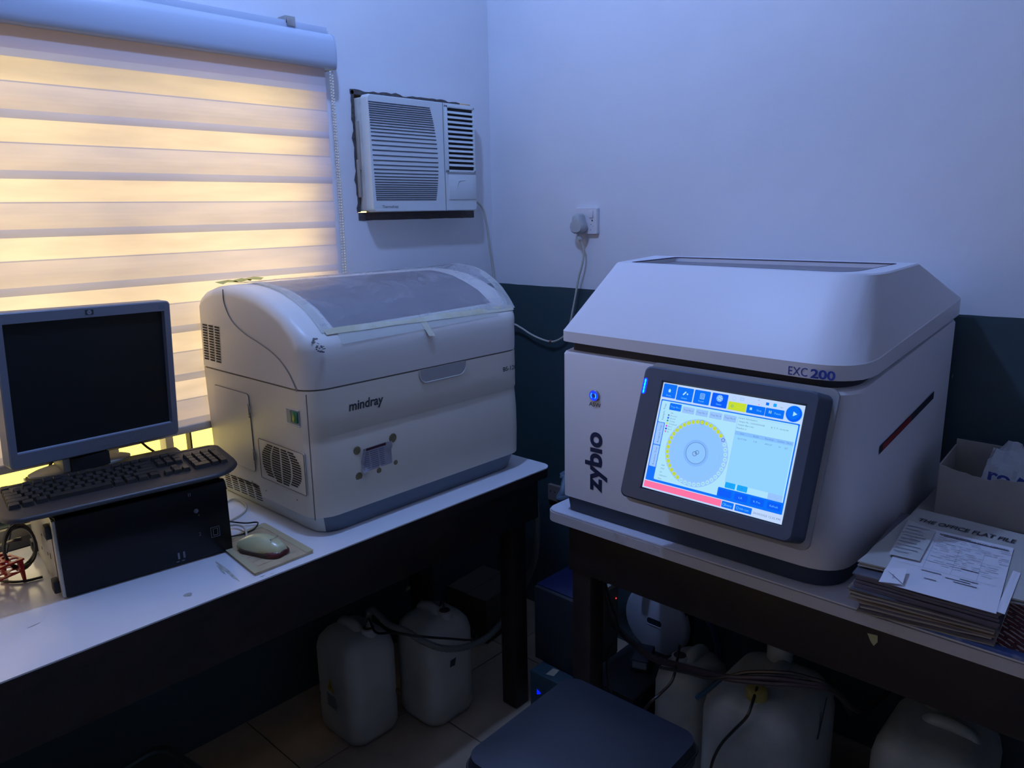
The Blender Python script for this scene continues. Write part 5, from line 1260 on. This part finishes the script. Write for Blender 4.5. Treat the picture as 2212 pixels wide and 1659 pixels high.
# dark lidded tub bottom left
tb = thing('storage_tub', 'dark green lidded plastic tub standing under the left bench', 'tub', (.47, 1.50, 0), (0, 0, R(8)))
M_tub = mat('dark_green_tub', (.030, .042, .034, 1), .5)
build('tub_body', MB().loft([[(x, y, z) for x, y in rrect(-.12+k, -.165+k, .12-k, .165-k, .03)] for z, k in ((.001, .02), (.25, .004))]), M_tub, tb, world=False, smooth=40)
build('tub_lid', MB().loft([[(x, y, z) for x, y in rrect(-.128+k, -.172+k, .128-k, .172-k, .035)] for z, k in ((.245, .0), (.262, 0), (.268, .006), (.268, .018), (.263, .022))]), mat('green_lid', (.040, .060, .046, 1), .45), tb, world=False, smooth=40)
bt_ = thing('bottle', 'small dim bottle with a round cap left of the green tub', 'bottle', (.265, 1.50, 0))
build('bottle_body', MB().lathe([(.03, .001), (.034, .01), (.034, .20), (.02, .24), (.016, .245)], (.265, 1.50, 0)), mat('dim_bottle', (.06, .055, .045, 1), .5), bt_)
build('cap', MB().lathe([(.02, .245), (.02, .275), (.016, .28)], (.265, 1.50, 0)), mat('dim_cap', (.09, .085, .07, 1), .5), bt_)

# stool
st = thing('stool', 'stool with a dark blue padded vinyl seat in front of the benches', 'stool', (.985, .755, 0), (0, 0, R(1.5)))
M_vin = mat('dark_blue_vinyl', (.014, .019, .030, 1), .45, bump=(45, .12, .001))
def sring(k, z): return [(x, y, z+ (-.006*((x/.165)**2+(y/.155)**2) if z > .5 else 0)) for x, y in rrect(-.168+k, -.158+k, .168-k, .158-k, .035, 8)]
mb = MB(); mb.loft([sring(.010, .435), sring(.001, .445), sring(0, .475), sring(.004, .492), sring(.016, .502), sring(.05, .506), sring(.10, .507)])
build('seat', mb, M_vin, st, world=False, smooth=60)
build('seat_piping', MB().tube([Vector(p) for p in sring(-.001, .470)]+[Vector(sring(-.001, .470)[0])], .003, 6), M_blackm, st, world=False)
build('seat_frame', MB().box((-.14, -.13, .415), (.14, .13, .436)), M_blackm, st, world=False)
for sx_ in (1, -1):
    for sy_ in (1, -1): build('leg', MB().tube([(sx_*.13, sy_*.12, .42), (sx_*.155, sy_*.145, .002)], .011, 10), M_blackm, st, world=False)
build('footrest', MB().tube([(.146, -.136, .16), (.146, .136, .16), (-.146, .136, .16), (-.146, -.136, .16), (.146, -.136, .16)], .007, 8), M_blackm, st, world=False)

# things between the benches
ub = thing('power_backup_unit', 'low dark teal power backup box with a blue lit triangle beside the bench legs', 'power supply', (1.60, 1.27, 0))
mb = MB(); mb.box((1.475, 1.19, .001), (1.72, 1.33, .16)); build('unit_case', mb, mat('dark_teal_case', (.020, .045, .060, 1), .45), ub, bevel=.006)
p = P(1164, 1496, x=1.474); mb = MB(); mb.add([(1.4735, p.y+.007, p.z+.009), (1.4735, p.y+.007, p.z-.009), (1.4735, p.y-.009, p.z)], [(0,1,2)])
build('indicator_light', mb, mat('blue_indicator', (0, 0, .5, 1), .4, emit=((.0, .01, 1.0, 1), 1.3)), ub, smooth=0)
p = P(1194, 1452, z=.162); mb = MB(); mb.add([(p.x-.020, p.y+.010, .1612), (p.x-.012, p.y-.014, .1612), (p.x+.018, p.y-.010, .1640), (p.x+.016, p.y+.012, .1614)], [(0,1,2,3)])
setp(build('paper_scrap', mb, mat('buff_scrap', (.34, .30, .22, 1), .8)), 'crumpled buff paper scrap on top of the dark teal box', 'paper')
vs_ = thing('voltage_stabiliser', 'grey boxed stabiliser with a dark blue top and small red light between the benches', 'stabiliser', (1.66, 1.27, .16))
za = .40; A_, B_, C_ = P(1155, 1262, z=za), P(1255, 1305, z=za), P(1342, 1258, z=za)
x0, y0 = B_.x, B_.y; x1, y1 = C_.x, A_.y
build('box_body', MB().box((x0, y0, .162), (x1, y1, za-.004)), mat('dark_metal_box', (.016, .020, .026, 1), .5), vs_, bevel=.003)
build('front_plate', MB().box((x0+.002, y0-.001, .17), (x1, y0+.003, za-.012)), mat('grey_metal_box', (.13, .14, .12, 1), .5), vs_)
build('blue_top', MB().box((x0+.012, y0+.012, za-.004), (x1, y1, za)), mat('deep_blue_top', (.006, .010, .055, 1), .4), vs_, bevel=.002)
build('cream_edge', MB().box((x0-.001, y0-.001, za-.012), (x1, y0+.012, za+.001)), mat('cream_edge', (.36, .38, .30, 1), .5), vs_)
p = P(1330, 1292, y=y0); build('red_light', MB().sphere((p.x, y0-.001, p.z), .0022, n=6, m=8), mat('red_indicator', (.5, 0, 0, 1), .4, emit=((1, .05, .06, 1), 1.5)), vs_)
dl = thing('round_lid', 'large white round plastic lid with a slot standing behind the bench leg', 'lid', (1.88, 1.145, .10))
cy_, cz_ = 1.150, .212
mb = MB(); mb.lathe([(.100, .0), (.108, .004), (.112, .012), (.112, .026), (.108, .030)], (1.86, cy_, cz_), 'x', 48); build('disc', mb, mat('white_lid_plastic', (.52, .54, .60, 1), .4), dl, smooth=40)
mb = MB(); mb.loft([[(1.859, cy_+y, cz_+z) for y, z in rrect(-.026, -.010, .026, .010, .009, 5)], [(1.864, cy_+y, cz_+z) for y, z in rrect(-.026, -.010, .026, .010, .009, 5)]]); build('slot', mb, M_gap, dl)
build('slot_rim', MB().tube([(1.859, cy_-y, cz_-.010-.002*math.cos(y*40)) for y in [-.024+.006*k for k in range(9)]], .0015, 6), mat('white_lid_plastic', (.52, .54, .60, 1), .4), dl)
build('stand_block', MB().box((1.945, 1.12, .001), (1.99, 1.20, .20)), M_blackm, dl)
ad = thing('black_box', 'black plastic equipment box on the floor behind the right bench leg', 'box', (1.62, 1.05, 0))
build('box_body', MB().box((1.50, .985, .001), (1.74, 1.150, .205)), M_blackm, ad, bevel=.006)
a2 = thing('power_adapter', 'small dark power adapter on top of the black equipment box', 'adapter', (1.66, 1.06, .205), (0, 0, R(20)))
build('adapter_body', MB().box((-.045, -.025, .001), (.045, .025, .035)), mat('dusk_grey', (.04, .055, .065, 1), .5), a2, world=False, bevel=.004)
build('adapter_label', MB().add([(-.0455, -.02, .01), (-.0455, .02, .01), (-.0455, .02, .03), (-.0455, -.02, .03)], [(3,2,1,0)]), mat('pale_label', (.3, .33, .36, 1), .6), a2, world=False)
j3, n3_ = jerrycan('narrow whitish jerrycan with a black lead, left one of those under the right bench', 1.49, .785, 1.67, .935, .355, (-.03, .02), M_can2, handle='x', rad=.05)
j4, n4_ = jerrycan('large dirty white jerrycan with yellowed neck in the middle under the right bench', 1.42, .525, 1.70, .765, .400, (-.085, -.005), M_can2, cap=mat('yellowed_cap', (.30, .24, .06, 1), .5), handle='x', rad=.06)
p = P(1775, 1555, y=.522); mb = MB(); mb.add([(p.x-.016, .5235, p.z-.045), (p.x-.006, .5235, p.z-.045), (p.x+.030, .5235, p.z+.040), (p.x+.022, .5235, p.z+.044)], [(0,1,2,3)]); build('dark_streak', mb, M_darkblue, j4, smooth=0)
j5, n5_ = jerrycan('greenish white jerrycan at the right end of those under the right bench', 1.53, .205, 1.80, .420, .385, (.06, .02), M_can2, cap=mat('clear_cap', (.26, .30, .29, 1), .4), handle='y', rad=.055)
build('rear_cap', MB().lathe([(.03, .385), (.031, .388), (.031, .42), (.024, .43)], (1.655, .665, 0)), M_can2, j4, smooth=40)
sm = thing('plastic_bottle', 'white square plastic bottle lying low behind the stool seat', 'bottle', (1.38, .90, 0))
build('bottle_body', MB().loft([[(x, y, z) for x, y in rrect(1.33+k, .84+k, 1.42-k, .955-k, .02)] for z, k in ((.001, .004), (.02, 0), (.20, 0), (.225, .015))]), M_can, sm, smooth=40)
build('cap', MB().lathe([(.02, .225), (.02, .245)], (1.375, .90, 0)), M_can, sm)
mb = MB(); c_ = P(1500, 1305, x=1.86)
pts = [P(1495, 1300, x=1.84), P(1515, 1318, x=1.83), P(1534, 1345, x=1.82), P(1548, 1380, x=1.80), P(1556, 1420, x=1.78), P(1562, 1460, x=1.76), Vector((1.76, .82, .10)), Vector((1.78, .84, .012))]
setp(build('blue_tube', MB().tube(smooth_path(pts), .010, 8), mat('dark_blue_tube', (.010, .022, .085, 1), .4)), 'dark blue tube arching down behind the narrow jerrycan', 'tube')
setp(build('blue_tube', MB().tube([P(1505, 1508, x=1.41), P(1530, 1490, x=1.42), P(1562, 1462, x=1.44)], .006, 8), mat('teal_tube', (.012, .045, .075, 1), .4)), 'short teal tube end crossing in front of the narrow jerrycan', 'tube')
M_bun = mat('purplish_cable', (.035, .024, .030, 1), .5)
def wire(name, label, pts, r, m): return setp(build(name, MB().tube(smooth_path(pts), r, 7), m), label, 'cable')
for k, lb_ in ((0, 'purplish cable of the bundle sagging from the right bench leg, upper run'), (1, 'purplish cable of the bundle sagging from the right bench leg, lower run')):
    d = 6*k
    wire('cable_bundle', lb_, [P(1302, 1240, x=1.50), P(1308, 1300+d, x=1.50), P(1325, 1345+d, x=1.50), P(1365, 1385+d, x=1.49), P(1410, 1418+d, x=1.47), P(1470, 1436+d, x=1.44), P(1530, 1452+d, x=1.42), P(1580, 1462+d, x=1.40), P(1660, 1464+2*d, x=1.41), P(1740, 1474+d, x=1.43), P(1800, 1488+d, x=1.46), Vector((1.62, .46, .36)), Vector((1.80, .44, .34))], .0055, M_bun)
wire('black_cable', 'black cable arching over the large jerrycan under the right bench', [P(1425, 1442, x=1.42), P(1480, 1452, x=1.41), P(1530, 1465, x=1.40), P(1570, 1462, x=1.40), P(1620, 1452, x=1.41), P(1700, 1454, x=1.42), P(1750, 1465, x=1.43), P(1800, 1487, x=1.45), Vector((1.60, .47, .35))], .0042, M_cordb)
wire('black_cable', 'thin black lead hanging from the neck of the narrow jerrycan', [P(1468, 1395, x=1.50), P(1462, 1430, x=1.45), P(1452, 1470, x=1.41), P(1425, 1500, x=1.39), P(1395, 1530, x=1.37), Vector((1.36, .97, .10))], .0035, M_cordb)
wire('black_cable', 'thin black lead trailing down the front of the large jerrycan', [Vector(n4_)+Vector((0, 0, .01)), P(1624, 1522, x=1.43), P(1612, 1550, x=1.412), P(1585, 1578, x=1.410), P(1560, 1605, x=1.408), P(1543, 1635, x=1.405), P(1533, 1670, x=1.40), Vector((1.38, .72, .05))], .0035, M_cordb)
wire('black_cable', 'black lead running down the inner side of the right bench leg', [P(1304, 1245, x=1.47), P(1318, 1300, x=1.47), P(1335, 1360, x=1.46), P(1312, 1420, x=1.45), P(1315, 1480, x=1.45), P(1322, 1510, x=1.45), Vector((1.46, 1.04, .01))], .0035, M_cordb)

# groups of like things
for o in COL.objects:
    if o.parent is None and o.get('label'):
        if o.name.startswith('jerrycan'): o['group'] = 'jerrycans on the floor under the benches'
        if o.name.startswith('folder'): o['group'] = 'folders piled on the right bench'
        if o.name.startswith('file'): o['group'] = 'files under the torn carton'
        if o.name.startswith('work_bench'): o['group'] = 'dark wood work benches'
        if o.name.startswith('cable_bundle'): o['group'] = 'purplish cables of the bundle'
